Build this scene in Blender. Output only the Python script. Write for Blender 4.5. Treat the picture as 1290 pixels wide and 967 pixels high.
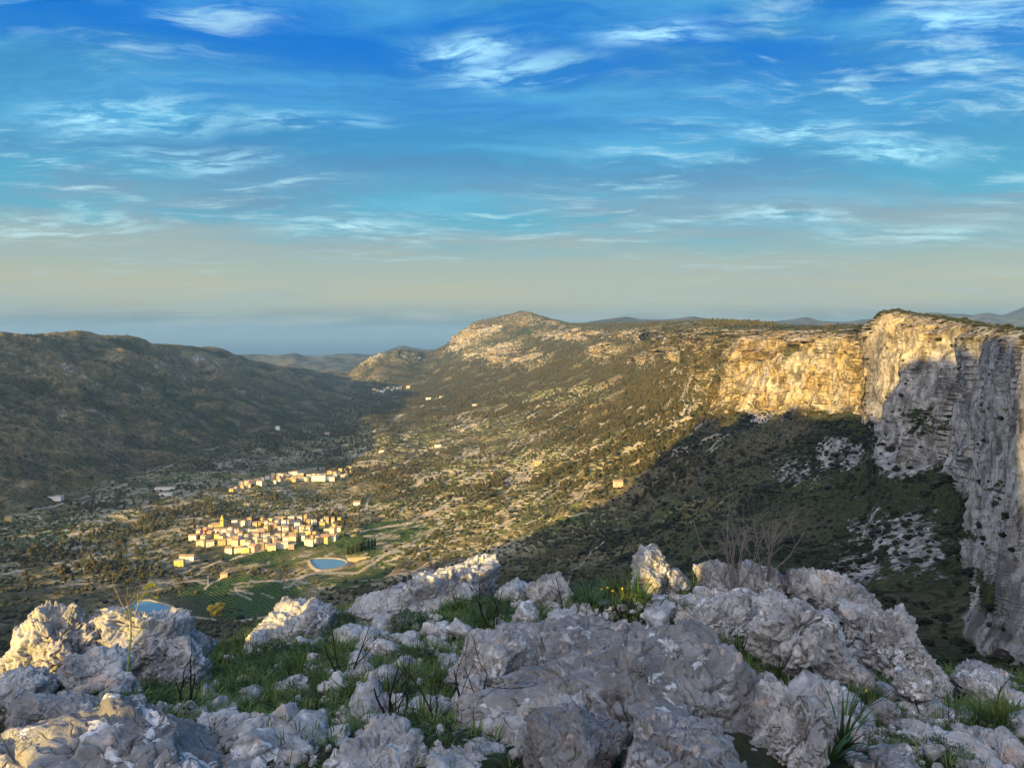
import bpy, bmesh, math, random
import numpy as np
for o in list(bpy.data.objects): bpy.data.objects.remove(o)
random.seed(7); RNG = np.random.default_rng(7)
SC = bpy.context.scene; COL = SC.collection
# ------------------------------------------------------------------ camera
F = 974.0; PITCH = math.atan(63.5/F); CP, SP = math.cos(PITCH), math.sin(PITCH)
cam = bpy.data.cameras.new('camera'); cam.lens = 36*F/1290; cam.sensor_width = 36
cam.clip_start = 0.05; cam.clip_end = 300000
co = bpy.data.objects.new('camera', cam); COL.objects.link(co)
co.location = (0, 0, 0); co.rotation_euler = (math.pi/2-PITCH, 0, 0); SC.camera = co
# ------------------------------------------------------------------ sky, sun, exposure
SUN_EL, SUN_A = 11.0, 36.0            # elevation; angle from straight behind towards the left
ea, aa = math.radians(SUN_EL), math.radians(SUN_A)
SL = np.array([-math.sin(aa), -math.cos(aa)]); SR = np.array([math.cos(aa), -math.sin(aa)])
TE = math.tan(ea)
sd = bpy.data.lights.new('sun', 'SUN'); sd.energy = 5.0; sd.angle = math.radians(0.5); sd.color = (1, 0.67, 0.20)
so = bpy.data.objects.new('sun', sd); COL.objects.link(so)
from mathutils import Vector
tosun = Vector((SL[0]*math.cos(ea), SL[1]*math.cos(ea), math.sin(ea)))
so.rotation_euler = tosun.to_track_quat('Z', 'Y').to_euler(); so.location = (0, 0, 60)
SC.view_settings.view_transform = 'Standard'; SC.view_settings.look = 'None'
SC.view_settings.exposure = 1.35; SC.view_settings.gamma = 1; SC.view_settings.use_curve_mapping = False
SC.render.engine = 'CYCLES'; SC.cycles.use_denoising = True
SC.cycles.volume_bounces = 0; SC.cycles.max_bounces = 4; SC.cycles.diffuse_bounces = 1
SC.cycles.transparent_max_bounces = 8; SC.cycles.sample_clamp_indirect = 4

class NT:                              # small node-tree helper
    def __init__(s, tree): s.t = tree; s.n = tree.nodes; s.l = tree.links
    def new(s, typ, **kw):
        nd = s.n.new(typ)
        for k, v in kw.items():
            if k.startswith('i_'):
                key = k[2:]; key = int(key) if key.isdigit() else key
                s.put(nd.inputs[key], v)
            else: setattr(nd, k, v)
        return nd
    def put(s, sock, v):
        if isinstance(v, bpy.types.NodeSocket): s.l.new(v, sock)
        elif v is not None:
            if isinstance(v, (tuple, list)) and len(v) == 3 and sock.type == 'RGBA': v = (*v, 1)
            sock.default_value = v
    def math(s, op, a, b=None, c=None, clamp=False):
        nd = s.n.new('ShaderNodeMath'); nd.operation = op; nd.use_clamp = clamp
        s.put(nd.inputs[0], a)
        if b is not None: s.put(nd.inputs[1], b)
        if c is not None: s.put(nd.inputs[2], c)
        return nd.outputs[0]
    def vmath(s, op, a, b=None):
        nd = s.n.new('ShaderNodeVectorMath'); nd.operation = op; s.put(nd.inputs[0], a)
        if b is not None: s.put(nd.inputs[1], b)
        return nd.outputs[0]
    def mix(s, f, a, b, mode='MIX'):
        nd = s.n.new('ShaderNodeMix'); nd.data_type = 'RGBA'; nd.blend_type = mode
        s.put(nd.inputs[0], f); s.put(nd.inputs[6], a); s.put(nd.inputs[7], b); return nd.outputs[2]
    def noise(s, vec, scale, detail=4, rough=.55, dist=0.0, typ=None):
        nd = s.n.new('ShaderNodeTexNoise'); s.put(nd.inputs['Vector'], vec)
        nd.inputs['Scale'].default_value = scale; nd.inputs['Detail'].default_value = detail
        nd.inputs['Roughness'].default_value = rough; nd.inputs['Distortion'].default_value = dist
        if typ: nd.noise_type = typ
        return nd.outputs[0]
    def ramp(s, v, lo, hi, a=0.0, b=1.0):
        nd = s.n.new('ShaderNodeMapRange'); nd.interpolation_type = 'SMOOTHSTEP'; s.put(nd.inputs[0], v)
        for i, x in enumerate((lo, hi, a, b)): nd.inputs[i+1].default_value = x
        return nd.outputs[0]
    def scale(s, vec, sc, off=(0, 0, 0), rot=0.0):
        nd = s.n.new('ShaderNodeMapping'); s.put(nd.inputs[0], vec); nd.inputs['Scale'].default_value = sc
        nd.inputs['Location'].default_value = off; nd.inputs['Rotation'].default_value = (0, 0, rot); return nd.outputs[0]

def pxdir(u, v):
    a = (np.asarray(u, float)-645)/F; b = (483.5-np.asarray(v, float))/F
    y = CP+b*SP; z = -SP+b*CP
    return a, y, z
def P(u, v, Y):                        # the place that photograph pixel (u, v) shows at depth Y along the view
    a, y, z = pxdir(u, v); k = np.asarray(Y, float)/y
    return a*k, y*k, z*k
def proj(x, y, z):
    d = y*CP-z*SP; return 645+F*x/d, 483.5-F*(y*SP+z*CP)/d

w = bpy.data.worlds.new('World'); SC.world = w; w.use_nodes = True
n = NT(w.node_tree); n.n.clear()
sky = n.new('ShaderNodeTexSky', sky_type='NISHITA', sun_disc=False)
sky.sun_elevation = ea; sky.sun_rotation = math.atan2(SL[0], SL[1]); sky.altitude = 500
sky.air_density = 1.0; sky.dust_density = 0.4; sky.ozone_density = 3.0
tc = n.new('ShaderNodeTexCoord').outputs['Generated']
sep = n.new('ShaderNodeSeparateXYZ', i_0=tc)
zc = n.math('MAXIMUM', sep.outputs[2], 0.0)
zz = n.math('ADD', zc, 0.13)
cx = n.math('DIVIDE', sep.outputs[0], zz); cy = n.math('DIVIDE', sep.outputs[1], zz)
cv = n.new('ShaderNodeCombineXYZ', i_0=cx, i_1=cy).outputs[0]        # the cloud layer seen from below
# broad grey-blue sheets, finer streaks, and small bright fish-scale clouds
warp = n.vmath('ADD', cv, n.vmath('SCALE', n.new('ShaderNodeTexNoise', i_Vector=cv, i_Scale=1.1, i_Detail=4.0).outputs['Color'], None))
for l in list(warp.node.inputs[1].links): l.from_node.inputs['Scale'].default_value = .55
broad = n.ramp(n.noise(n.scale(warp, (.50, 1.0, 1), (4.4, .9, 0), .5), 1.25, 8, .62), .40, .60)
streak = n.ramp(n.noise(n.scale(warp, (.45, 1.5, 1), (8.2, 1.7, 0), .3), 2.0, 8, .64), .44, .72)
scale_c = n.math('MULTIPLY', n.ramp(n.noise(n.scale(warp, (.7, 1.9, 1), (1.3, 5.7, 0), .12), 4.2, 8, .66), .48, .74), n.ramp(n.noise(n.scale(cv, (1, 1, 1), (2.2, 7.1, 0)), .8, 3, .5), .42, .58))
bank = None                            # brighter fish-scale banks at a few places of the cloud layer
for (u_, v_, r_) in [(185,150,.30),(395,158,.20),(640,82,.20),(450,290,.42),(815,48,.16),(985,172,.22),(1190,36,.16),(250,205,.25),(985,275,.35),(1150,300,.40),(560,50,.16),(60,290,.5),(1120,200,.25)]:
    a_, y_, z_ = [float(k_) for k_ in pxdir(u_, v_)]; L_ = math.sqrt(a_*a_+y_*y_+z_*z_); q_ = z_/L_+.13
    dv = n.new('ShaderNodeVectorMath', operation='LENGTH', i_0=n.scale(n.vmath('SUBTRACT', n.vmath('ADD', cv, n.vmath('SUBTRACT', warp, n.vmath('ADD', cv, (.28, .28, .28)))), (a_/L_/q_, y_/L_/q_, 0)), (.62, 1.25, 0)))
    m_ = n.ramp(dv.outputs['Value'], 0, r_, 1, 0); bank = m_ if bank is None else n.math('MAXIMUM', bank, m_)
bright = n.math('MULTIPLY', bank, n.ramp(n.noise(n.scale(warp, (.8, 1.8, 1), (1.3, 5.7, 0), .15), 5.5, 8, .66), .40, .66))
nish = n.new('ShaderNodeHueSaturation', i_Saturation=1.6, i_Value=.35, i_Color=sky.outputs[0]).outputs[0]
low = n.mix(n.ramp(zc, .006, .045), (.50, .80, 1.05), (2.35, 2.35, 1.62))        # sea mist, then the creamy belt above it
mid = n.mix(n.ramp(zc, .05, .15), low, (.50, 2.0, 2.7))
clear = n.mix(n.ramp(zc, .12, .36), mid, (.0, .80, 3.0))
skyc = n.mix(.05, clear, nish)
cl_grey = n.mix(n.ramp(zc, .06, .24), (2.0, 2.25, 1.85), (.20, 1.22, 2.45))
mauve = n.ramp(n.noise(n.scale(warp, (.6, 1, 1), (6, 2, 0), .4), 1.3, 4, .55), .5, .7)
cl_grey = n.mix(n.math('MULTIPLY', mauve, n.ramp(zc, .05, .2, 0, .55)), cl_grey, (.42, .95, 1.9))
c1 = n.mix(n.math('MULTIPLY', broad, .85), skyc, cl_grey)
c2 = n.mix(n.math('MULTIPLY', streak, .38), c1, n.mix(n.ramp(zc, .04, .22), (1.6, 2.1, 2.0), (.75, 2.9, 4.2)))
c3 = n.mix(n.math('MULTIPLY', scale_c, .75), c2, n.mix(n.ramp(zc, .03, .2), (2.1, 2.5, 2.3), (2.6, 4.2, 4.7)))
c3 = n.mix(n.math('MULTIPLY', bright, .8), c3, n.mix(n.ramp(zc, .05, .2), (2.6, 3.4, 3.3), (2.7, 5.0, 5.7)))
# unseen sky round the sun, brightened to lift the light on the shaded foreground
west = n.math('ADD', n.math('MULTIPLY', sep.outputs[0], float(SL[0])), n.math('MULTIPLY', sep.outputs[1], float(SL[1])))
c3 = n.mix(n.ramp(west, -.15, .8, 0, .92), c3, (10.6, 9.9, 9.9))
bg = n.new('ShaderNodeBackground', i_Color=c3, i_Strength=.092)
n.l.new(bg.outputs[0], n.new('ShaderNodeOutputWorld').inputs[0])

# ------------------------------------------------------------------ numpy helpers
_g = np.random.default_rng(3).normal(size=(4096, 3)).astype(np.float32); _g /= np.linalg.norm(_g, axis=1)[:, None]
def gn(x, y, z, seed=0):
    x, y, z = [np.asarray(q, np.float32).ravel() for q in np.broadcast_arrays(x, y, z)]
    X, Y, Z = np.floor(x), np.floor(y), np.floor(z); fx, fy, fz = x-X, y-Y, z-Z
    X, Y, Z = X.astype(np.int64), Y.astype(np.int64), Z.astype(np.int64)
    s = lambda f: f*f*f*(f*(f*6-15)+10)
    ux, uy, uz = s(fx), s(fy), s(fz)
    def c(i, j, k):
        h = ((X+i)*73856093) ^ ((Y+j)*19349663) ^ ((Z+k)*83492791) ^ (seed*2654435)
        g = _g[(h ^ (h >> 13)) & 4095]
        return g[:, 0]*(fx-i)+g[:, 1]*(fy-j)+g[:, 2]*(fz-k)
    def L(a, b, t): return a+(b-a)*t
    r = L(L(L(c(0, 0, 0), c(1, 0, 0), ux), L(c(0, 1, 0), c(1, 1, 0), ux), uy),
          L(L(c(0, 0, 1), c(1, 0, 1), ux), L(c(0, 1, 1), c(1, 1, 1), ux), uy), uz)
    return r*1.6
def fbm(x, y, z, o=4, g=.5, seed=0):
    a, t = 1.0, 0
    for i in range(o):
        k = 2.03**i; t = t+a*gn(np.asarray(x)*k, np.asarray(y)*k, np.asarray(z)*k, seed+i); a *= g
    return t
def ridged(x, y, z, o=4, g=.5, seed=0):
    a, t, n_ = 1.0, 0, 0
    for i in range(o):
        k = 2.03**i; t = t+a*(1-np.abs(gn(np.asarray(x)*k, np.asarray(y)*k, np.asarray(z)*k, seed+i))*1.8); n_ += a; a *= g
    return t/n_-.45
def facet(x, y, z, seed=0, gz=1.0):            # fractured blocks: every cell is a tilted plane of its own
    x, y, z = [np.asarray(q, np.float32).ravel() for q in (x, y, z)]
    X, Y, Z = np.floor(x), np.floor(y), np.floor(z); best = np.full(x.shape, 9., np.float32); val = np.zeros_like(best)
    for i in (-1, 0, 1):
        for j in (-1, 0, 1):
            for k in (-1, 0, 1):
                h = ((X+i).astype(np.int64)*73856093) ^ ((Y+j).astype(np.int64)*19349663) ^ ((Z+k).astype(np.int64)*83492791) ^ (seed*2654435)
                a, b = _g[(h ^ (h >> 13)) & 4095], _g[(h*31 ^ (h >> 9)) & 4095]
                dx, dy, dz = x-(X+i+.5+a[:, 0]*.45), y-(Y+j+.5+a[:, 1]*.45), z-(Z+k+.5+a[:, 2]*.45)
                d = dx*dx+dy*dy+dz*dz; m = d < best
                best[m] = d[m]; val[m] = (b[:, 0]*dx+b[:, 1]*dy+b[:, 2]*dz*gz+a[:, 0]*.45)[m]
    return val
def sst(x, a, b): t = np.clip((x-a)/(b-a), 0, 1); return t*t*(3-2*t)
def gsm(A, s, ax):
    if s <= 0: return A
    r = int(3*s)+1; k = np.exp(-.5*(np.arange(-r, r+1)/s)**2); k /= k.sum()
    B = np.moveaxis(A, ax, -1); pad = np.concatenate([np.repeat(B[..., :1], r, -1), B, np.repeat(B[..., -1:], r, -1)], -1)
    return np.moveaxis(np.apply_along_axis(lambda q: np.convolve(q, k, 'valid'), -1, pad), -1, ax)
def mesh_np(name, V, Fc, mat=None, attrs=None, parent=None, smooth=True, link=True):
    me = bpy.data.meshes.new(name); V = np.ascontiguousarray(V, np.float32); Fc = np.asarray(Fc, np.int32)
    k = Fc.shape[1]; me.vertices.add(len(V)); me.vertices.foreach_set('co', V.ravel())
    me.loops.add(Fc.size); me.loops.foreach_set('vertex_index', Fc.ravel())
    me.polygons.add(len(Fc)); me.polygons.foreach_set('loop_start', np.arange(0, Fc.size, k, dtype=np.int32))
    me.update(calc_edges=True)
    me.polygons.foreach_set('use_smooth', np.full(len(Fc), smooth))
    for an, av in (attrs or {}).items():
        a = me.attributes.new(an, 'FLOAT', 'POINT'); a.data.foreach_set('value', np.asarray(av, np.float32).ravel())
    if mat: me.materials.append(mat)
    o = bpy.data.objects.new(name, me)
    if link: COL.objects.link(o)
    if parent: o.parent = parent
    return o
def grid_faces(R, C):
    i = np.arange((R-1)*(C-1)); r, c = i//(C-1), i % (C-1); a = r*C+c
    return np.stack([a, a+1, a+C+1, a+C], 1)
def tag(o, label=None, cat=None, group=None, kind=None):
    if label: o['label'] = label
    if cat: o['category'] = cat
    if group: o['group'] = group
    if kind: o['kind'] = kind
    return o
def empty(name, loc, rz=0):
    o = bpy.data.objects.new(name, None); o.empty_display_size = .1; COL.objects.link(o)
    o.location = loc; o.rotation_euler = (0, 0, rz); return o

# ------------------------------------------------------------------ materials
def material(name, fn, rough=.95, spec=.2):
    m = bpy.data.materials.new(name); m.use_nodes = True; t = NT(m.node_tree); t.n.clear()
    b = t.new('ShaderNodeBsdfPrincipled'); b.inputs['Roughness'].default_value = rough
    b.inputs['Specular IOR Level'].default_value = spec
    o = t.new('ShaderNodeOutputMaterial'); t.l.new(b.outputs[0], o.inputs[0]); fn(t, b); return m
def plain(name, col, rough=.9, var=.15, sc=1.0, spec=.2):
    def f(t, b):
        g = t.new('ShaderNodeNewGeometry').outputs['Position']; nz = t.noise(g, sc, 3)
        t.put(b.inputs[0], t.mix(t.ramp(nz, .3, .7), tuple(c*(1-var) for c in col), tuple(min(1, c*(1+var)) for c in col)))
    return material(name, f, rough, spec)
def at(t, nm): return t.new('ShaderNodeAttribute', attribute_name=nm).outputs['Fac']

def land_fn(t, b):
    pos = t.new('ShaderNodeNewGeometry').outputs['Position']
    rock, terr, green, dry, road, orch = [at(t, k) for k in ('rock', 'terr', 'green', 'dry', 'road', 'orch')]
    big = t.noise(pos, .012, 5, .6); mid = t.noise(pos, .07, 6, .65); fine = t.noise(pos, .45, 4, .6)
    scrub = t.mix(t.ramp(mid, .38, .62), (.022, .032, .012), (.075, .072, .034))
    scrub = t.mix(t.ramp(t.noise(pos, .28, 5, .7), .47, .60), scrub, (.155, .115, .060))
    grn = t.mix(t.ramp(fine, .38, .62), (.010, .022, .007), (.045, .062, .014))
    dryc = t.mix(t.ramp(mid, .35, .65), (.16, .12, .055), (.30, .24, .12))
    col = t.mix(green, scrub, grn)
    col = t.mix(t.math('MULTIPLY', dry, t.ramp(fine, .3, .6)), col, dryc)
    # stone walls that hold the terraces: a pale band wherever the contour crosses a step
    sp = t.new('ShaderNodeSeparateXYZ', i_0=pos)
    wob = t.math('MULTIPLY', t.noise(pos, .006, 2), 60.0)
    ht = t.math('ADD', sp.outputs[2], wob)
    fr = t.math('FRACT', t.math('DIVIDE', ht, 5.0))
    band = t.math('MULTIPLY', t.ramp(fr, .0, .07), t.ramp(fr, .26, .36, 1, 0))
    band = t.math('MULTIPLY', band, t.ramp(t.noise(pos, .03, 4), .42, .52))
    fld = t.new('ShaderNodeTexVoronoi', i_Vector=t.scale(pos, (1, 1, 2.5)), i_Scale=.028)
    fcol = t.new('ShaderNodeSeparateColor', i_0=fld.outputs['Color'])
    patch = t.mix(t.ramp(fcol.outputs[0], .3, .8), (.10, .14, .022), (.30, .24, .085))
    patch = t.mix(t.ramp(mid, .48, .62), patch, (.085, .08, .028))
    col = t.mix(t.math('MULTIPLY', terr, .9), col, patch)
    col = t.mix(t.math('MULTIPLY', t.math('MULTIPLY', band, terr), .9), col, (.60, .50, .33))
    # orchard rows
    rows = t.new('ShaderNodeTexWave', i_Vector=pos, i_Scale=.09, i_Distortion=1.2, bands_direction='DIAGONAL')
    oc = t.mix(t.ramp(rows.outputs[1], .35, .65), (.016, .038, .008), (.075, .12, .020))
    col = t.mix(orch, col, oc)
    # limestone
    rp = t.scale(pos, (1, 1, .55))
    r1 = t.noise(rp, .11, 7, .68, .6); r2 = t.noise(t.scale(pos, (1, 1, .6)), .42, 6, .72, .5)
    rc = t.mix(t.ramp(r1, .36, .62), (.15, .145, .14), (.50, .485, .46))
    rc = t.mix(t.ramp(r2, .52, .66), rc, (.10, .09, .075))
    rc = t.mix(t.math('MULTIPLY', at(t, 'ochre'), t.ramp(t.noise(pos, .02, 4, .6), .35, .6, .25, .8)), rc, t.mix(t.ramp(r1, .40, .60), (.09, .062, .028), (.38, .27, .10)))  # ochre stone, and sunlit warmth painted on the cliffs
    cov = t.math('ADD', rock, t.math('MULTIPLY', t.math('SUBTRACT', t.noise(pos, .16, 6, .7), .5), 1.7))
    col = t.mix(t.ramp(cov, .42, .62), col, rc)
    col = t.mix(road, col, (.44, .37, .27))
    t.put(b.inputs[0], col)
    h = t.math('ADD', t.math('MULTIPLY', r1, 5.0), t.math('ADD', t.math('MULTIPLY', r2, 1.4), t.math('MULTIPLY', fine, .5)))
    bm_ = t.new('ShaderNodeBump', i_Strength=.9, i_Distance=1.0, i_Height=h); t.put(b.inputs['Normal'], bm_.outputs[0])
M_LAND = material('hillside_ground', land_fn)

def rock_fn(t, b, dome=False):
    tcn = t.new('ShaderNodeTexCoord'); pos = t.new('ShaderNodeNewGeometry').outputs['Position']
    oi = t.new('ShaderNodeObjectInfo').outputs['Random']
    vs = t.scale(pos, (1, 1, .45))
    n1 = t.noise(pos, 1.7, 8, .65, .4); n2 = t.noise(vs, 9, 8, .7, .3); n3 = t.noise(pos, 45, 5, .7)
    c = t.mix(t.ramp(n1, .32, .68), (.16, .158, .158) if dome else (.19, .19, .19), (.26, .256, .252) if dome else (.49, .485, .475))
    c = t.mix(t.ramp(n2, .46, .74, 0, .45 if dome else .9), c, (.66, .645, .63))
    c = t.mix(t.ramp(n3, .54, .74, 0, .5 if dome else 1), c, (.09, .087, .085))
    vor = t.new('ShaderNodeTexVoronoi', feature='DISTANCE_TO_EDGE', i_Scale=2.6,
                i_Vector=t.vmath('ADD', vs, t.vmath('SCALE', t.new('ShaderNodeTexNoise', i_Vector=pos, i_Scale=2.5, i_Detail=5.0).outputs['Color'])))
    crack = t.math('MULTIPLY', t.ramp(vor.outputs[0], .0, .028, 1, 0), t.ramp(t.noise(pos, 1.3, 3), .40, .52))
    c = t.mix(t.math('MULTIPLY', crack, .35), c, (.035, .032, .03))
    # white and rosy lichen on upper faces
    nz = t.new('ShaderNodeSeparateXYZ', i_0=t.new('ShaderNodeNewGeometry').outputs['Normal']).outputs[2]
    up = t.ramp(nz, .15, .6)
    l1 = t.math('MULTIPLY', t.math('MULTIPLY', t.ramp(t.noise(pos, 5.5, 6, .62, .8), .575, .60), up), t.ramp(t.noise(pos, 1.1, 2), .42, .55))
    c = t.mix(t.math('MULTIPLY', l1, .85), c, (.72, .71, .70))
    l2 = t.math('MULTIPLY', t.ramp(t.noise(t.scale(pos, (1, 1, 1), (9, 4, 2)), 4.2, 5, .55, .7), .615, .635), up)
    c = t.mix(t.math('MULTIPLY', l2, .6), c, (.58, .43, .34))
    t.put(b.inputs[0], c)
    h = t.math('ADD', t.math('MULTIPLY', n2, .016 if dome else .028), t.math('MULTIPLY', n3, .011))
    h = t.math('SUBTRACT', h, t.math('MULTIPLY', crack, .008))
    h = t.math('ADD', h, t.math('MULTIPLY', t.noise(pos, 160, 3, .7), .002))
    bm_ = t.new('ShaderNodeBump', i_Strength=1.0, i_Distance=1.0, i_Height=h); t.put(b.inputs['Normal'], bm_.outputs[0])
M_ROCK = material('weathered_limestone', rock_fn, .9, .25)
M_DOME = material('smooth_grey_limestone', lambda t, b: rock_fn(t, b, True), .85, .3)

def soil_fn(t, b):
    pos = t.new('ShaderNodeNewGeometry').outputs['Position']
    a = t.noise(pos, 2.2, 6, .65); f = t.noise(pos, 22, 5, .7)
    c = t.mix(t.ramp(a, .4, .6), (.016, .028, .008), (.042, .04, .022))
    st = t.new('ShaderNodeTexVoronoi', i_Vector=pos, i_Scale=13.0)
    stone = t.math('MULTIPLY', t.ramp(st.outputs[0], .30, .40, 1, 0), t.ramp(t.noise(pos, 3.1, 3), .47, .55))
    c = t.mix(stone, c, t.mix(f, (.14, .135, .13), (.38, .36, .34)))
    t.put(b.inputs[0], c)
    h = t.math('ADD', t.math('MULTIPLY', stone, .03), t.math('MULTIPLY', f, .03))
    t.put(b.inputs['Normal'], t.new('ShaderNodeBump', i_Strength=1.0, i_Distance=1.0, i_Height=h).outputs[0])
M_SOIL = material('stony_soil', soil_fn)
def farh_fn(t, b):
    pos = t.new('ShaderNodeNewGeometry').outputs['Position']
    t.put(b.inputs[0], t.mix(t.ramp(t.noise(pos, .006, 8, .65), .4, .6), (.022, .030, .028), (.085, .085, .065)))
M_FAR = material('far_hill_ground', farh_fn)
def sea_fn(t, b): b.inputs[0].default_value = (.03, .09, .15, 1); b.inputs['Roughness'].default_value = .35
M_SEA = material('sea_water', sea_fn, .35, .5)

# ------------------------------------------------------------------ terrain sheets
def sheet(cols, rows, ustep, usm, umin, umax, tsm=.15):
    us = np.arange(umin, umax, ustep); cu = np.array([c[0] for c in cols], float)
    K = len(cols[0][1]); V = np.array([[p[0] for p in c[1]] for c in cols], float); Yl = np.log([[p[1] for p in c[1]] for c in cols])
    vv = np.stack([np.interp(us, cu, V[:, k]) for k in range(K)]); yy = np.stack([np.interp(us, cu, Yl[:, k]) for k in range(K)])
    vv, yy = gsm(vv, usm/ustep, 1), gsm(yy, usm/ustep, 1)
    t = np.concatenate([np.linspace(k, k+1, r, endpoint=False) for k, r in enumerate(rows)]+[[K-1]])
    k0 = np.minimum(t.astype(int), K-2); f = (t-k0)[:, None]
    Vd = vv[k0]*(1-f)+vv[k0+1]*f; Yd = yy[k0]*(1-f)+yy[k0+1]*f
    # smooth along the profile in row units
    avg = np.mean(rows); Vd[1:-1] = gsm(Vd, tsm*avg, 0)[1:-1]; Yd[1:-1] = gsm(Yd, tsm*avg, 0)[1:-1]
    x, y, z = P(us[None, :], Vd, np.exp(Yd))
    return us, t, Vd, x, np.broadcast_to(y, x.shape).copy(), z
def normals(x, y, z):
    G = lambda a: (np.gradient(a, axis=0), np.gradient(a, axis=1))
    (xr, xc), (yr, yc), (zr, zc) = G(x), G(y), G(z)
    nx, ny, nz_ = yc*zr-zc*yr, zc*xr-xc*zr, xc*yr-yc*xr
    L = np.sqrt(nx**2+ny**2+nz_**2)+1e-9; s = np.sign(np.median(nz_))
    return nx/L*s, ny/L*s, nz_/L*s

MAIN = [
 (-280, [(1000,40),(800,780),(720,1000),(668,1250),(605,1400),(540,1560),(470,1800),(430,2000),(445,2700),(520,3600)]),
 (0,   [(1000,40),(790,780),(720,1060),(655,1420),(595,1600),(530,1850),(465,2150),(421,2450),(434,3200),(500,4500)]),
 (100, [(1000,40),(790,780),(710,1100),(632,1600),(580,1850),(520,2150),(460,2500),(418,2800),(436,3600),(490,5000)]),
 (200, [(1000,40),(790,780),(700,1130),(595,1950),(560,2200),(510,2550),(462,2900),(431,3300),(442,4000),(480,5500)]),
 (280, [(1000,40),(785,800),(690,1180),(562,2400),(535,2650),(500,3050),(470,3450),(441,3850),(452,4500),(478,6000)]),
 (340, [(1000,40),(780,800),(680,1230),(543,2800),(525,3000),(503,3400),(480,3900),(459,4500),(464,5000),(478,6500)]),
 (400, [(1000,40),(770,820),(670,1280),(518,3500),(508,3750),(494,4200),(481,4700),(468,5200),(470,5800),(478,7500)]),
 (440, [(1000,40),(755,850),(660,1300),(503,4150),(496,4500),(487,5000),(479,5500),(471,6200),(472,7000),(476,8500)]),
 (452, [(1000,40),(750,860),(657,1310),(520,3400),(494,4500),(483,5050),(472,5450),(460,5800),(464,6500),(476,8300)]),
 (475, [(1000,40),(745,870),(655,1330),(535,2900),(500,4300),(484,5000),(466,5400),(446,5700),(455,6300),(475,8000)]),
 (500, [(1000,40),(735,880),(650,1350),(560,2350),(520,3500),(492,4800),(466,5400),(440,5700),(450,6400),(472,8000)]),
 (535, [(1000,40),(725,900),(650,1330),(570,2200),(520,3400),(490,4700),(470,5400),(444,5900),(450,6500),(470,8000)]),
 (560, [(1000,40),(720,900),(650,1300),(570,2150),(520,3300),(487,4600),(463,5300),(436,5900),(440,6400),(465,8000)]),
 (600, [(1000,40),(715,900),(650,1250),(580,1950),(530,2900),(475,4500),(440,5200),(407,5700),(404,6100),(430,8000)]),
 (660, [(1000,40),(710,880),(650,1150),(590,1750),(530,2600),(480,3900),(438,4800),(391,5800),(397,6400),(430,8000)]),
 (715, [(1000,40),(705,850),(650,1080),(590,1550),(530,2300),(475,3400),(440,4100),(410,5000),(408,5600),(430,8000)]),
 (800, [(1000,40),(705,760),(650,980),(590,1300),(530,1800),(480,2500),(440,3100),(411,3900),(407,4800),(430,7000)]),
 (880, [(1000,40),(710,560),(640,820),(580,1080),(523,1400),(462,1500),(430,1700),(409,2300),(405,3500),(430,6000)]),
 (960, [(1000,40),(730,430),(660,660),(590,900),(522,1200),(455,1235),(427,1300),(412,1800),(409,2900),(430,5000)]),
 (1040,[(1000,40),(770,330),(690,520),(600,760),(522,1020),(465,1040),(425,1065),(413,1500),(411,2500),(430,4500)]),
 (1094,[(1000,40),(800,280),(710,440),(610,660),(528,880),(470,900),(425,920),(412,1300),(410,2200),(430,4000)]),
 (1108,[(1000,40),(815,260),(720,400),(620,560),(535,665),(460,685),(412,700),(394,730),(396,900),(430,2500)]),
 (1130,[(1000,40),(825,245),(725,380),(630,530),(560,640),(470,655),(412,668),(393,700),(393,900),(430,2500)]),
 (1200,[(1000,40),(845,225),(745,340),(650,460),(600,520),(500,545),(425,570),(404,640),(400,800),(430,2000)]),
 (1245,[(1000,40),(860,200),(770,280),(700,330),(640,350),(520,370),(432,395),(412,470),(406,650),(430,2000)]),
 (1290,[(1000,40),(875,150),(790,190),(700,220),(600,238),(500,252),(430,268),(418,330),(414,500),(430,2000)]),
 (1400,[(1000,35),(900,90),(800,115),(700,130),(600,140),(500,150),(430,158),(412,200),(412,320),(430,1500)]),
 (1580,[(1000,30),(930,60),(820,75),(700,85),(600,92),(500,98),(430,104),(405,130),(405,220),(430,1200)])]
ROWS = [70, 100, 130, 110, 95, 95, 85, 70, 26, 12]
us, tt, Vm, X, Y, Z = sheet(MAIN, ROWS, 1.2, 3.2, -280, 1580, .1)
U = np.broadcast_to(us[None, :], X.shape); T = np.broadcast_to(tt[:, None], X.shape)
nx, ny, nz = normals(X, Y, Z)
def blob(u, v, ru, rv, rot=0):
    c, s = math.cos(rot), math.sin(rot); a = (U-u)*c+(Vm-v)*s; b = -(U-u)*s+(Vm-v)*c
    return np.exp(-((a/ru)**2+(b/rv)**2))
sh = X.shape
def N3(f, wl, seed, zs=1.0, o=4, g=.5): return f(X/wl, Y/wl, Z/wl*zs, o, g, seed).reshape(sh)
nm = N3(fbm, 180, 11, 1, 4); nl = N3(fbm, 900, 12, 1, 3)
steep = 1-sst(nz, .45, .72)
leftm = sst(T, 3.0, 3.4)*(1-sst(U, 430, 470))
centre = sst(U, 480, 560)*(1-sst(U, 860, 900))
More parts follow.
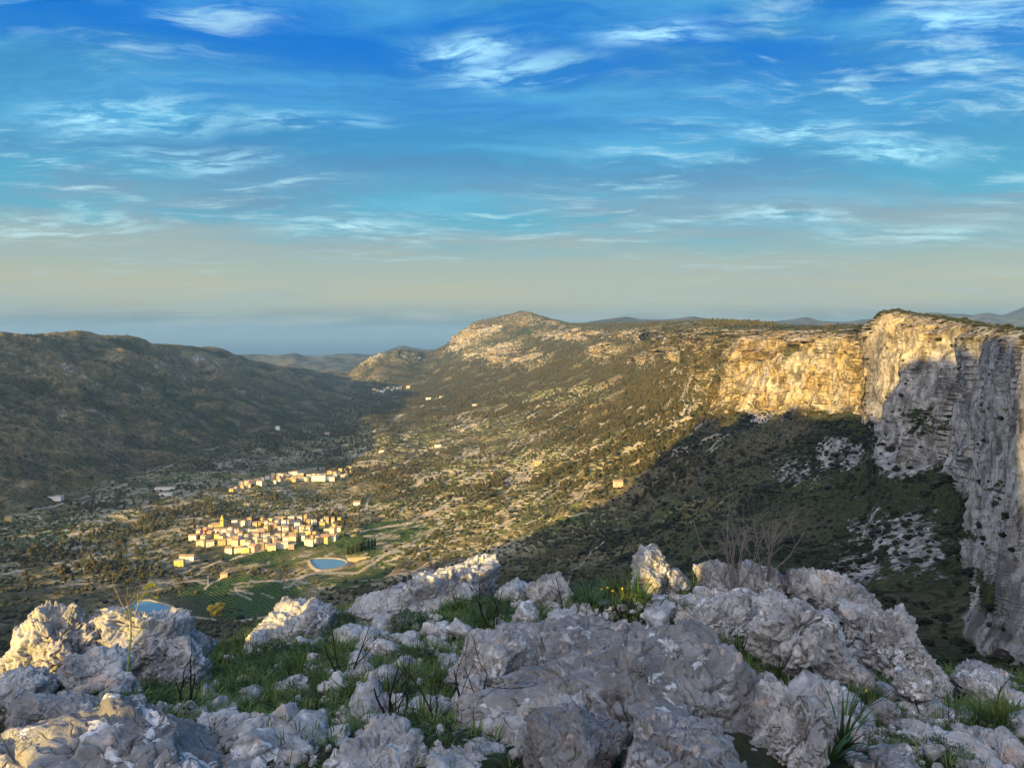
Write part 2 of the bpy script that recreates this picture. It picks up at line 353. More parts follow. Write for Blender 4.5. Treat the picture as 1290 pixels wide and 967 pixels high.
# bare crags of the central mountain and ridge, each laid where it stands
crag = 0*X
for (u, v, ru, rv, a, r) in [(590,424,26,9,1,-.5),(640,448,46,15,1.1,.1),(665,404,22,7,.7,.2),(732,423,52,8,1.1,.05),(700,410,20,6,.6,0),(765,441,17,12,1.2,-.3),(830,425,60,9,1,0),
                             (805,452,22,8,1,0),(850,448,18,10,1,0),(880,430,26,16,1,0),(470,452,22,10,.6,-.4),(515,450,26,9,.55,.3),(745,520,60,6,.25,-.2),
                             (890,500,26,30,.55,-.9),(860,540,30,20,.35,-.9),(925,470,60,44,.9,0),(1020,470,80,48,.95,0),(620,416,30,8,.7,-.5)]:
    crag = np.maximum(crag, a*blob(u, v, ru, rv, r))
rightcliff = sst(U, 862, 885)*sst(T, 3.9, 4.05)*(1-sst(T, 6.6, 7.0))
nearcliff = sst(U, 1100, 1110)*sst(T, 3.6, 4.0)*(1-sst(T, 6.9, 7.25))
nearcliff2 = sst(U, 1228, 1250)*sst(T, 1.2, 1.5)*(1-sst(T, 6.9, 7.25))
lowcr = 0*X
for (u, v, ru, rv, a, r) in [(1065,580,30,20,.95,.2),(1140,585,40,26,1,.1),(960,525,70,18,.55,.3),(1150,690,70,60,.55,.6),(1100,670,60,40,.5,.5),(1090,730,70,50,.55,.6),(1160,790,60,60,.5,.8),(1000,600,70,30,.4,.3),(900,640,60,40,.3,.2),(930,560,60,22,.35,.3),(740,655,120,22,.22,-.2)]:
    lowcr = np.maximum(lowcr, a*blob(u, v, ru, rv, r))
rockm = np.clip(np.maximum.reduce([crag*(.75+.7*nm), rightcliff*np.clip(.70+.8*nm+.55*N3(fbm, 50, 17, 1.6, 4)-.35*(1-sst(U, 862, 960)), 0, 1.2), nearcliff*(.86+.4*nm+.35*N3(fbm, 34, 18, 1.4, 4)), nearcliff2*(.85+.3*nm), lowcr*(.9+nm)]), 0, 1)
for (u, v, ru, rv) in [(1128,432,12,16),(1140,450,14,10),(1000,440,14,12),(985,410,60,5),(1165,520,22,22),(1175,545,16,18),(1258,478,18,9),(1232,560,10,18),(1278,622,12,22),(1262,545,20,7),(1272,755,12,28),(1215,500,14,10),(1248,665,9,20),(1190,585,16,12),(1285,520,14,10),(905,425,22,8)]:
    rockm *= 1-.85*blob(u, v, ru, rv)
lit_streak = 0*X  # sunlit streaks of the left mountain, put into the ground colour
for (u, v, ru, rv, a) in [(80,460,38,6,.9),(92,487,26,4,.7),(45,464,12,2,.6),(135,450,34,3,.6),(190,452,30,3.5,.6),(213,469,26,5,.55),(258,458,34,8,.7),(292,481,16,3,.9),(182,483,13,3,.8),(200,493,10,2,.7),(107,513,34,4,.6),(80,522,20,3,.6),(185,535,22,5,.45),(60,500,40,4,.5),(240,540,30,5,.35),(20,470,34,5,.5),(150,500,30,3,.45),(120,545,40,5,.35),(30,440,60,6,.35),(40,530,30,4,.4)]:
    lit_streak = np.maximum(lit_streak, a*blob(u, v, ru, rv, .28))
lit_streak = np.clip(lit_streak*(1+1.6*fbm((U*.96+Vm*.28)/26, (Vm*.96-U*.28)/5, 0*U, 4, .6, 16).reshape(sh)), 0, 1)
lit_streak_rock = leftm*(lit_streak*.5+.12*sst(N3(fbm, 260, 15, 3, 4), .12, .5))  # sunlit streaks painted as pale rock, plus sparse bare patches
rockm = np.maximum(rockm, lit_streak_rock)
# --- displacement
hn = np.sqrt(nx**2+ny**2)+1e-6
mount = np.clip(sst(T, 3.2, 4.6), 0, 1); slope_r = sst(U, 640, 800)*sst(T, .6, 1.2)*(1-sst(T, 4.2, 4.8))
r300 = N3(ridged, 420, 21, 1, 5, .5)
strata = fbm((X*.80+Y*.6)/420, (X*.6-Y*.8)/130, Z/120, 5, .55, 25).reshape(sh)
far_f = np.clip(Y/1500, .12, 2.2)
cre = sst(T, 6.0, 7.0)
dz = (1-.55*cre)*mount*(r300*17*far_f*(1-rightcliff)*(1-nearcliff)*(1-nearcliff2))+leftm*strata*34*(1-.5*cre)
dz += slope_r*(N3(ridged, 130, 22, 1, 5)*22*np.clip(Y/900, .3, 1)+N3(ridged, 28, 28, 1, 4)*4*np.clip(Y/900, .3, 1))
valley = sst(T, .8, 1.3)*(1-mount)*(1-slope_r)
dz += valley*(N3(fbm, 260, 23, 1, 4)*9+N3(fbm, 60, 24, 1, 3)*2)*np.clip(Y/1300, .4, 1.4)
dz += sst(T, .3, .8)*N3(fbm, 24, 27, 1, 4)*1.5*np.clip(Y/700, .15, 1.5)
# flats for the ponds and the village streets
flat = np.maximum.reduce([blob(412, 709, 42, 12), blob(196, 770, 60, 16)]); dz *= 1-np.clip(flat*1.4, 0, 1)
cliffall = np.clip(np.maximum.reduce([rightcliff, nearcliff, nearcliff2, crag*1.1, lowcr*.8]), 0, 1)
ledge = N3(fbm, 70, 36, 1, 3)*9+Z/1.0
flute = (N3(ridged, 60, 31, .35, 5, .55)*17+N3(ridged, 19, 32, .7, 5, .6)*8.0+N3(fbm, 120, 33, .5, 3)*24+N3(ridged, 6, 34, .9, 3, .6)*2.2)
amp = np.clip(Y/900, .5, 3.2)
dh = cliffall*flute*amp*.85
dhn = nx/hn, ny/hn
cm = cliffall > .04; wxx, wyy, wzz = [q_[cm]+fbm(X[cm]/30, Y[cm]/30, Z[cm]/90, 3, .5, 200+k_)*8 for k_, q_ in enumerate((X, Y, Z))]
fac = 0*X; fac[cm] = facet(wxx/52, wyy/52, wzz/150, 210, .1)*17+facet(wxx/21, wyy/21, wzz/52, 211, .2)*7.5+facet(wxx/8, wyy/8, wzz/14, 212, .4)*2.6
dh = dh*.62+cliffall*fac*np.clip(Y/900, .32, 2.6)+np.maximum(nearcliff, nearcliff2)*((N3(ridged, 70, 38, .3, 3)-.12)*22+N3(ridged, 24, 39, .5, 4)*7)*(1-sst(T, 6.2, 6.8))*np.clip(Y/600, .3, 1)
cleft = np.exp(-((U-1092-(Vm-460)*.02)/8.0)**2)*sst(Vm, 400, 412)*(1-sst(Vm, 530, 560))*sst(T, 4, 4.3)
dx_, dy_ = dhn[0]*dh+cleft*45, dhn[1]*dh+cleft*110
# strong craggy relief where bare rock stands on the far slopes
dz += np.clip(crag+lowcr*.7, 0, 1)*(N3(ridged, 70, 35, .6, 5, .55)+.1)*20*np.clip(Y/2500, .15, 1.5)*(1-rightcliff)
X2, Y2, Z2 = X+dx_, Y+dy_, Z+dz
fm = np.clip(blob(412, 709, 44, 14)*2.2, 0, 1)**2; kz = np.unravel_index(np.argmin((U-412)**2+(Vm-711)**2), sh); Z2 = Z2*(1-fm)+Z2[kz]*fm
# --- terraces: the ground steps up in walled benches
terr = 0*X
for (u, v, ru, rv, a) in [(500,690,120,30,.9),(560,640,120,40,.9),(620,600,120,40,.8),(700,590,70,26,1),(760,570,60,20,.7),(720,650,60,20,.9),(600,540,80,14,.8),
                          (720,500,60,12,.9),(470,560,120,22,.7),(330,640,160,50,.6),(80,650,120,30,.6),(100,700,120,40,.5),(400,720,90,40,.6),(250,600,90,12,.6),(640,690,60,20,.5),(870,650,60,20,.2)]:
    terr = np.maximum(terr, a*blob(u, v, ru, rv))
terr = np.clip(terr*(1.35+1.6*nm), 0, 1)*sst(T, 1.0, 1.5)*(1-cliffall)*(1-leftm)
st = 5.0*np.clip(Y/1500, .6, 1.6); q = Z2/st; qf = q-np.floor(q); Z2 = np.where(terr > .02, Z2+(np.floor(q)+sst(qf, .25, .75)-q)*st*terr*.8, Z2)
NX, NY, NZ = normals(X2, Y2, Z2)
rockm = np.clip(rockm+.5*(1-sst(np.abs(NZ), .35, .6))*sst(T, 3.2, 4)*(1-leftm*.5), 0, 1)
green = np.clip(.35+.9*nm+.5*nl+.35*slope_r*(1-sst(Y2, 700, 900))+.4*blob(1000, 412, 200, 8)+.7*blob(1200,402,90,7), 0, 1)*(1-.25*leftm)
dry = np.clip((.25+.9*N3(fbm, 120, 41, 1, 4))*(1-.8*leftm)+leftm*.75*sst(fbm((U*.97+Vm*.24)/48, (Vm*.97-U*.24)/3.4, 0*U, 4, .6, 19).reshape(sh), .12, .5)+leftm*(1.6*lit_streak+.5*sst(strata, .05, .35))+.35*blob(660, 400, 60, 12)+.3*sst(T, 7, 7.5), 0, 1)*(1-.85*sst(U, 800, 900)*(1-sst(T, 4, 4.5)))  # dry ground, plus the left mountain's sunlit streaks laid in as pale colour
orch = np.clip(sum(blob(*b) for b in [(350,700,60,16),(405,690,50,10),(300,745,90,22),(450,715,50,22),(500,665,50,16),(250,770,80,14)]), 0, 1); orch = sst(orch+.25*nm, .35, .6)*(1-np.clip(flat*2, 0, 1))
dark = sst(blob(330, 742, 80, 20), .3, .6)
# --- tracks and roads as pale strips in the ground
road = 0*X
def strip(pts, wpx):
    global road
    for (a, b) in zip(pts[:-1], pts[1:]):
        a, b = np.array(a, float), np.array(b, float); d = b-a; L2 = (d**2).sum()
        t_ = np.clip(((U-a[0])*d[0]+(Vm-a[1])*d[1])/L2, 0, 1); q_ = np.hypot(U-a[0]-t_*d[0], (Vm-a[1]-t_*d[1])*1.3)
        road = np.maximum(road, 1-sst(q_, wpx*.6, wpx*1.3))
for pts, wp in [([(255,712),(300,700),(335,692),(372,684)],1.2),([(315,733),(350,730),(400,721),(455,712),(470,706),(500,690),(540,672)],1.3),([(312,724),(320,717),(345,722)],1.3),
    ([(318,746),(296,740),(302,748),(316,754)],1.0),([(258,740),(270,731),(281,726)],1.5),([(370,733),(380,742)],.8),([(430,650),(462,642),(464,626),(458,622)],1.1),([(352,616),(368,624),(374,634),(400,640),(430,640)],1.3),
    ([(230,775),(300,783),(340,778),(390,775)],1.6),([(640,590),(690,600),(735,608),(790,600)],.8),([(0,722),(30,718)],1.2),([(180,640),(240,622),(300,625)],.8),([(600,655),(650,668),(700,640)],.8),
    ([(500,690),(520,700),(540,684),(580,670)],.9),([(235,715),(232,728),(262,735),(262,725)],1.0),([(40,640),(80,632)],.9),([(400,672),(440,672),(470,664),(520,655)],1.0),([(330,745),(345,752)],.7),([(700,780),(720,720),(760,690)],.7)]:
    strip(pts, wp)
rr_ = np.random.default_rng(44); wallm = 0*X
for i in range(520):
    cu_, cv_ = rr_.uniform(60, 900), rr_.uniform(500, 735)
    if cu_ < 480 and cv_ < 560: continue
    if cu_ > 640 and cv_ > 660-(cu_-640)*.4: continue
    if (cu_-330)**2/110**2+(cv_-680)**2/30**2 < 1: continue
    L_ = rr_.uniform(5, 26)*(1 if cv_ > 560 else .7); an = (-.12-.35*min(1, max(0, (cu_-350)/350)))+rr_.normal()*.12; cnt_ = rr_.integers(1, 5)
    for k_ in range(cnt_):
        c0 = np.array([cu_+rr_.normal()*4, cv_+k_*rr_.uniform(2.5, 4.0)]); pt = [c0+np.array([t_*L_*math.cos(an), t_*L_*math.sin(an)+rr_.normal()*.6]) for t_ in (-1, -.3, .3, 1)]
        j0, j1 = np.searchsorted(us, [min(p_[0] for p_ in pt)-4, max(p_[0] for p_ in pt)+4]); wd = rr_.uniform(.45, .95)
        for (a, b) in zip(pt[:-1], pt[1:]):
            d = b-a; uu_, vv_ = U[:, j0:j1], Vm[:, j0:j1]; t_ = np.clip(((uu_-a[0])*d[0]+(vv_-a[1])*d[1])/(d**2).sum(), 0, 1)
            q_ = np.hypot(uu_-a[0]-t_*d[0], (vv_-a[1]-t_*d[1])); wallm[:, j0:j1] = np.maximum(wallm[:, j0:j1], (1-sst(q_, wd*.5, wd*1.3))*rr_.uniform(.45, 1))
wallm *= (T > 1)*(T < 5.5)*(1-leftm)*(1-flat)
for (u_, v_, ru, rv, k_) in [(720,500,50,9,.7),(745,520,40,5,.6),(690,575,50,10,.9),(740,590,30,8,.9),(640,540,40,6,.5),(470,655,60,6,.5),(560,690,40,8,.7),(380,712,60,3,.3),(700,640,40,10,.4),(60,655,40,6,.4),(620,520,50,5,.5),(480,640,60,5,.4)]:
    dry = np.clip(dry+k_*blob(u_, v_, ru, rv, -.2), 0, 1)
road = np.maximum(road, wallm*.9)
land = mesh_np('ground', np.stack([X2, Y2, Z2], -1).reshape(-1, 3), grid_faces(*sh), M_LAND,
               dict(rock=rockm, terr=terr, green=green, dry=dry, road=road, orch=orch, ochre=np.clip(np.maximum(rightcliff*(1-sst(U, 1094, 1106)), crag)+nearcliff*(1-sst(Vm+(U-1100)*.45, 440, 510))*.7, 0, 1))); tag(land, kind='structure')  # ochre also paints sunlight: it ends at the near cliff's shade edge
Us, Vs = proj(X2, Y2, Z2)
VISROW = np.minimum.accumulate(np.where(np.arange(sh[0])[:, None] < 5, 1e9, Vs), axis=0)
def ground_at(u, v):                   # the visible ground point that pixel (u, v) shows
    c = int(np.clip(round((u-us[0])/1.2), 0, len(us)-1)); r = np.nonzero(Vs[:, c] <= v)[0]
    r = r[0] if len(r) else 300
    return float(X2[r, c]), float(Y2[r, c]), float(Z2[r, c])

# far hills, coast plain and sea
def ridge_far(name, pts, Yc, width, base, amp, seed, uext=60):
    pts = [(pts[0][0]-uext, pts[0][1]+14)]+pts+[(pts[-1][0]+uext, pts[-1][1]+14)]
    uu = np.arange(pts[0][0], pts[-1][0], 1.5); vv = gsm(np.interp(uu, [p[0] for p in pts], [p[1] for p in pts])[None], 2.5, 1)[0]
    xs, ys, zs = P(uu, vv, Yc); k = np.linspace(-1, 1, 61)
    Yg = Yc+k[:, None]*width+0*uu[None]; fall = np.abs(k[:, None])**.8
    Xg = xs[None]*(Yg/Yc); Zg = zs[None]*(1-fall)+base*fall
    Zg = Zg+ridged(Xg/1500, Yg/1500, Zg/1500, 5, .5, seed).reshape(Xg.shape)*amp*np.minimum(1, np.abs(k[:, None])*5)+fbm(Xg/300, Yg/300, Zg/300, 3, .5, seed).reshape(Xg.shape)*amp*.12
    return tag(mesh_np(name, np.stack([Xg, Yg, Zg], -1).reshape(-1, 3), grid_faces(61, len(uu)), M_FAR), kind='structure')
ridge_far('hills', [(285,452),(300,447),(330,446),(345,449),(372,444),(382,449),(410,450),(440,452),(480,448),(520,450)], 8200, 1600, -560, 90, 51)
ridge_far('hills', [(470,446),(492,440),(508,434),(520,438),(545,441),(560,441)], 11500, 1800, -560, 80, 52)
ridge_far('hills', [(380,455),(420,446),(450,445),(480,449)], 10500, 1500, -560, 60, 56)
ridge_far('hills', [(745,405),(775,400),(790,399),(805,402),(840,402),(872,399),(900,403),(930,408)], 7600, 1800, -60, 60, 53)
ridge_far('hills', [(960,407),(990,403),(1010,400),(1016,399),(1030,404),(1060,406),(1085,403),(1110,400),(1140,400)], 9000, 1800, -60, 60, 54)
ridge_far('hills', [(1130,402),(1172,393),(1200,396),(1225,397),(1247,393),(1262,397),(1278,391),(1300,384),(1380,372),(1500,370)], 9500, 2200, -60, 90, 55)
def plane(name, x0, x1, y0, y1, z, mat, nx_=2, ny_=2):
    gx, gy = np.meshgrid(np.linspace(x0, x1, nx_), np.linspace(y0, y1, ny_)); return tag(mesh_np(name, np.stack([gx, gy, 0*gx+z], -1).reshape(-1, 3), grid_faces(ny_, nx_), mat), kind='structure')
plane('plain', -30000, 30000, -6000, 21500, -575, M_FAR)
plane('sea', -150000, 150000, -6000, 230000, -579, M_SEA)

# ------------------------------------------------------------------ unseen ground behind and left of the viewpoint, added and shaped to cast shade
def caster(name, prof, s0, wf, wb, base, amp, seed, step):
    q = np.arange(prof[0][0], prof[-1][0], step); h = np.interp(q, [p[0] for p in prof], [p[1] for p in prof])+TE*s0+(fbm(q/70, 0*q, 0*q+seed, 4, .6, seed)*26*np.clip((-q-140)/200, 0, 1) if s0 > 100 else 0)
    k = np.linspace(-1, 1, 61)[:, None]
    S = s0+np.where(k < 0, k*wf, k*wb)+0*q[None]; a = np.abs(k)
    Zg = h[None]*(1-a)+base*a; Xg = q*SR[0]+S*SL[0]; Yg = q*SR[1]+S*SL[1]
    Zg = Zg+fbm(Xg/90, Yg/90, Zg/90, 4, .5, seed).reshape(Xg.shape)*amp*np.minimum(1, a*4)
    return tag(mesh_np(name, np.stack([Xg, Yg, Zg], -1).reshape(-1, 3), grid_faces(61, len(q)), M_LAND,
               {k_: np.full(Xg.shape, v_) for k_, v_ in dict(rock=.3, terr=0, green=.5, dry=.3, road=0, orch=0, ochre=.3).items()}), kind='structure')
caster('shade_caster_hill', [(-4600,200),(-3600,255),(-3150,236),(-2700,195),(-2300,70),(-1950,20),(-1700,-60),(-1560,-190),(-1450,-230),(-1000,-240),(-760,-200),(-640,-145),(-600,-128),(-560,-85),(-530,20),(-505,96),(-392,100),(-265,93),(-192,88),
                    (-138,70),(-117,98),(-100,112),(-71,108),(-30,74),(-12,50),(-9,-6),(40,-60),(300,-120)], 300, 300, 420, -360, 10, 61, 3.0)
# unseen rise added just behind the viewer, its gaps shaped to let sunlight through
caster('shade_caster_hill', [(-30,-9),(-9,-6),(-6.3,-3.2),(-5.95,-2.2),(-5.6,1.0),(-3.85,.8),(-3.65,-1.5),(-3.25,-1.55),(-3.1,.7),(-2,2.0),(4,2.4),(12,1.4),(30,-2)], 11, 6, 14, -4.5, .25, 62, .1)

# ------------------------------------------------------------------ foreground ground
FG = [(-260,[(1500,1.2),(1000,2.8),(930,4.2),(885,6.0),(865,7.5),(1050,13),(1250,24)]),
 (0,  [(1500,1.2),(990,2.9),(920,4.3),(870,6.2),(855,7.5),(1040,13),(1250,24)]),
 (150,[(1500,1.2),(985,3.0),(915,4.5),(872,6.2),(850,7.6),(1040,13),(1240,24)]),
 (265,[(1500,1.2),(980,3.0),(905,4.7),(868,6.5),(850,8.0),(1030,14),(1220,26)]),
 (330,[(1500,1.2),(975,3.0),(890,4.9),(835,7.2),(806,9.2),(990,16),(1200,28)]),
 (420,[(1500,1.2),(970,3.0),(880,5.0),(815,7.8),(772,10.5),(950,18),(1180,30)]),
 (560,[(1500,1.2),(970,3.0),(870,5.0),(800,7.8),(745,11),(930,18),(1150,30)]),
 (700,[(1500,1.2),(970,3.0),(865,4.8),(795,7.4),(755,10),(930,17),(1150,30)]),
 (820,[(1500,1.2),(970,3.0),(865,4.8),(790,7.0),(745,9.5),(920,16),(1150,30)]),
 (960,[(1500,1.2),(975,3.1),(875,4.8),(790,7.0),(738,9.5),(920,16),(1150,30)]),
 (1080,[(1500,1.2),(985,3.2),(900,4.8),(830,6.6),(790,8.2),(960,14),(1180,28)]),
 (1180,[(1500,1.2),(990,3.3),(925,4.8),(885,6.3),(868,7.4),(1040,12),(1230,24)]),
 (1290,[(1500,1.2),(985,3.4),(915,5.0),(868,7.0),(850,8.4),(1030,14),(1230,26)]),
 (1560,[(1500,1.2),(985,3.4),(915,5.0),(868,7.0),(850,8.4),(1030,14),(1230,26)])]
fus, ftt, fV, fX, fY, fZ = sheet(FG, [40, 120, 110, 90, 60, 30], 2.5, 12, -260, 1560, .12)
fZ = fZ+(fbm(fX/.9, fY/.9, 0*fX, 5, .5, 71)*.13+fbm(fX/.16, fY/.16, 0*fX, 3, .5, 72)*.025).reshape(fX.shape)*np.clip(fY/5, .3, 3)
# skirt: carry the inner edge under and behind the viewer
fg = mesh_np('ground', np.stack([fX, fY, fZ], -1).reshape(-1, 3), grid_faces(*fX.shape), M_SOIL); tag(fg, kind='structure')
bx, by = np.meshgrid(np.linspace(-6, 9, 60), np.linspace(-12, 1.3, 60))
bz = -1.62+fbm(bx/1.5, by/1.5, 0*bx, 4, .5, 73).reshape(bx.shape)*.12-np.clip(by-1.0, 0, 1)*.3
tag(mesh_np('ground', np.stack([bx, by, bz], -1).reshape(-1, 3), grid_faces(60, 60), M_SOIL), kind='structure')
def fg_at(u, v):
    c = int(np.clip(round((u-fus[0])/2.5), 0, len(fus)-1)); uu, vv = proj(fX[:, c], fY[:, c], fZ[:, c])
    r = np.nonzero((vv <= v) & (fY[:, c] > 1.8))[0]; r = r[0] if len(r) else int(np.argmin(np.where(fY[:, c] < 12, vv, 1e9)))
    return float(fX[r, c]), float(fY[r, c]), float(fZ[r, c])

# ------------------------------------------------------------------ boulders and stones
_ico = {}
def ico(lv):
    if lv not in _ico:
        b = bmesh.new(); bmesh.ops.create_icosphere(b, subdivisions=lv, radius=1.0); b.verts.ensure_lookup_table()
        _ico[lv] = (np.array([v.co[:] for v in b.verts], np.float32), np.array([[v.index for v in f.verts] for f in b.faces], np.int32)); b.free()
    return _ico[lv]
def rock_shape(lv, seed, flute=.5, sharp=16, npl=18, jag=1.0, stretch=(1, 1, 1)):
    d, fc = ico(lv); r = np.random.default_rng(seed)
    nk = r.normal(size=(npl, 3)); nk /= np.linalg.norm(nk, axis=1)[:, None]; dk = r.uniform(.62, 1.05, npl)
    q = np.maximum(d@nk.T, 0)/dk; rad = 1/np.maximum((q**sharp).sum(1)**(1/sharp), .72)
    p = d*rad[:, None]; s = np.array(stretch); w_ = p*s/np.max(s)*1.6; o = seed*7.3
    wx = [fbm(w_[:, 0]*.9+o+k*31, w_[:, 1]*.9, w_[:, 2]*.9, 2, .5, seed+k)*.16 for k in range(3)]
    p = p+np.stack(wx, 1)
    a, b, c = (w_+np.stack(wx, 1)*1.5).T
    wa, wb = fbm(a*2.2, b*2.2, c*1.6, 3, .5, seed+11)*.22, fbm(a*2.2+9, b*2.2, c*1.6, 3, .5, seed+12)*.22
    a2, b2 = a+wa, b+wb
    disp = ridged(a*1.1+o, b*1.1, c*.9, 3, .45, seed+5)*.16*jag
    def groove(f, fz, k, sd): return np.maximum(0, 1-np.abs(gn(a2*f+o, b2*f, c*fz, sd))*k)**1.6
    disp -= groove(2.2, .5, 5.0, seed+6)*.13*flute+groove(4.8, .8, 4.5, seed+8)*.045*flute+groove(10, 1.6, 4.0, seed+16)*.014*flute
    disp += facet(a2*1.7+o, b2*1.7, c*1.3, seed+13)*.12*(.35+.65*jag)+facet(a2*4.2+o, b2*4.2, c*2.8, seed+14)*.030*jag
    disp += fbm(a*7+o, b*7, c*5, 4, .5, seed+7)*.012*jag+facet(a2*9+o, b2*9, c*5, seed+15)*.016+facet(a2*19+o, b2*19, c*12, seed+17)*.007
    g = np.abs(gn(a2*1.5+c*.6+o, b2*1.5, c*1.0, seed+9)); disp -= .11*np.exp(-(g/.022)**2)
    g = np.abs(gn(a2*1.1+o, b2*1.1+c*.5, c*3.0, seed+10)); disp -= .07*np.exp(-(g/.025)**2)
    s = s/np.max(s); nrm = d/s; nrm /= np.linalg.norm(nrm, axis=1)[:, None]; md = float(np.median(s))
    return p+nrm*(disp*md)[:, None]/s, fc
def rot3(V, rz=0, ry=0, rx=0):
    for ax, a in ((0, rx), (1, ry), (2, rz)):
        c, s = math.cos(a), math.sin(a); i, j = [(1, 2), (2, 0), (0, 1)][ax]
        V = V.copy(); vi, vj = V[:, i].copy(), V[:, j].copy(); V[:, i] = vi*c-vj*s; V[:, j] = vi*s+vj*c
    return V
def boulder(u, v, Yd, wpx, hpx, dep, label, seed, lv=6, flute=.5, rz=0, ry=0, rx=0, sharp=9, jag=1.0, name='boulder', group='limestone outcrops round the viewpoint'):
    k = Yd/F; x, y, z = P(u, v, Yd); st_ = (wpx*k, dep, hpx*k)
    V, fc = rock_shape(lv, seed, flute, sharp+8, 18, jag, st_); V = V*np.array(st_)*.90; V = rot3(V, rz, ry, rx)
    o = mesh_np(name, V, fc, M_DOME if jag < .6 else M_ROCK); o.location = (float(x), float(y), float(z)); tag(o, label, 'rock', group); return o
R_ = math.radians
# half width, half height in photograph pixels at that depth; thickness in metres
boulder(72, 838, 5.9, 92, 92, .42, 'sunlit golden craggy limestone boulder at the left edge', 101, 7, .7, .3, R_(-12), 0, 9, .8)
boulder(92, 775, 5.95, 10, 17, .10, 'small upright stone horn on top of the golden boulder', 102, 5, .4)
boulder(185, 818, 6.2, 90, 76, .40, 'dark grey humped limestone boulder behind the yellow flowering stalk', 103, 7, .8, -.2, R_(10))
boulder(225, 850, 6.1, 44, 62, .30, 'dark grey ribbed rock sloping down on the right flank of the humped boulder', 104, 6, .9, .1, R_(24))
boulder(105, 850, 5.2, 48, 40, .26, 'grey blocky rock leaning at the foot of the golden boulder', 105, 6, .6, .4)
boulder(30, 872, 4.9, 44, 32, .24, 'dark low rock under the golden boulder at the left edge', 106, 6, .5)
boulder(96, 902, 4.5, 62, 30, .22, 'grey rock with a golden lit shoulder between the slab and the boulder', 107, 6, .5, .2, R_(14))
boulder(40, 912, 4.4, 34, 32, .2, 'small rock with rust tones just above the left end of the slab', 108, 6, .5)
boulder(150, 872, 4.9, 32, 26, .18, 'rounded dark stone wedged beside the blocky rock', 109, 5, .4)
boulder(150, 1005, 3.15, 290, 118, .62, 'broad flat slab with white and rosy lichen across the bottom left corner', 110, 7, .25, .05, R_(5), R_(-6), 12, .45)
boulder(330, 985, 3.3, 70, 60, .3, 'dark hollowed rock at the right end of the lichen slab', 111, 6, .35, .2, R_(22))
boulder(372, 800, 8.3, 54, 38, .45, 'pale grey rounded rock at the left end of the saddle', 112, 6, .5, 0, R_(-10))
boulder(330, 812, 8.0, 22, 22, .3, 'small pale crag hanging over the drop left of the saddle', 113, 5, .5)
boulder(500, 765, 9.2, 120, 38, .5, 'long grey ledge climbing across the saddle above the reservoir', 114, 7, .8, .1, R_(-17))
boulder(545, 752, 9.4, 50, 42, .5, 'fluted grey rock in the middle of the saddle', 115, 6, 1.0)
boulder(590, 738, 9.9, 46, 36, .5, 'highest pointed rock of the saddle with a streaked face', 116, 6, 1.0, 0, R_(16))
boulder(645, 752, 9.3, 26, 24, .35, 'small whitish rock right of the saddle peak', 117, 5, .8)
boulder(690, 752, 9.0, 40, 28, .35, 'grey cleft rock between the saddle and the green tufts', 118, 6, .9, .2, R_(-12))
boulder(664, 783, 7.6, 24, 30, .22, 'narrow white-edged rock in front of the cleft rock', 119, 5, .9, 0, R_(18))
boulder(820, 725, 8.4, 34, 36, .26, 'sharp triangular rock tooth above the green tufts', 120, 6, 1.0, .2, R_(4))
boulder(850, 738, 8.3, 22, 26, .25, 'small rock leaning on the right of the triangular tooth', 121, 5, .9)
boulder(842, 765, 7.6, 22, 26, .2, 'knobbly little rock below the triangular tooth', 122, 5, .9)
boulder(905, 735, 8.2, 34, 34, .3, 'pinkish rock at the foot of the bare grey shrub', 123, 6, .9)
boulder(958, 742, 8.0, 44, 34, .4, 'grey rock under the bare shrub on the right ridge', 124, 6, .9)
boulder(1020, 745, 7.8, 52, 38, .4, 'ragged crest rock right of the bare shrub', 125, 6, 1.0, 0, R_(14))
boulder(1070, 775, 7.2, 60, 44, .4, 'furrowed rock shoulder falling to the right of the ridge crest', 126, 7, 1.0, 0, R_(28))
boulder(905, 798, 6.2, 78, 60, .42, 'furrowed grey boulder behind the big central rock', 127, 7, 1.0, .3, R_(14))
boulder(860, 830, 5.6, 40, 34, .3, 'dark grooved rock right behind the central rock', 128, 6, .8)
boulder(968, 765, 7.0, 46, 26, .28, 'low pale block above the fluted boulder', 129, 6, .8)
boulder(1020, 828, 5.5, 76, 98, .40, 'tall fluted pale boulder in the middle of the right ridge', 130, 7, 1.15, .1, R_(12), 0, 8, 1.15)
boulder(980, 800, 5.9, 30, 56, .26, 'leaning ribbed pillar at the left of the tall fluted boulder', 131, 6, 1.1, 0, R_(14))
boulder(1062, 868, 5.3, 38, 46, .24, 'small fluted spur at the right foot of the tall boulder', 132, 6, 1.1, 0, R_(10))
boulder(1125, 832, 5.9, 66, 68, .36, 'rounded fluted boulder ending the right ridge', 133, 7, 1.15, .2, R_(26))
boulder(1165, 862, 5.7, 30, 40, .26, 'lower lobe of fluted rock at the far right end of the ridge', 134, 6, 1.1, 0, R_(16))
boulder(1100, 800, 6.6, 44, 32, .3, 'grey rock bridging the crest and the right end boulder', 135, 6, 1.0, 0, R_(30))
boulder(825, 900, 4.1, 200, 122, .72, 'huge dark grey domed boulder in the centre with white and rosy lichen', 136, 7, .28, .2, R_(20), 0, 12, .42)
boulder(700, 838, 4.9, 130, 66, .5, 'long upper back of the central rock mass with a rosy patch', 137, 7, .35, .1, R_(-4), 0, 11, .5)
boulder(610, 850, 4.8, 62, 44, .36, 'pale square-edged rock with a dark cleft left of the central mass', 138, 7, .5, .2, R_(-8))
boulder(720, 885, 4.0, 84, 60, .4, 'white-veined middle hump in front of the central dome', 139, 7, .4, 0, R_(14), 0, 11, .5)
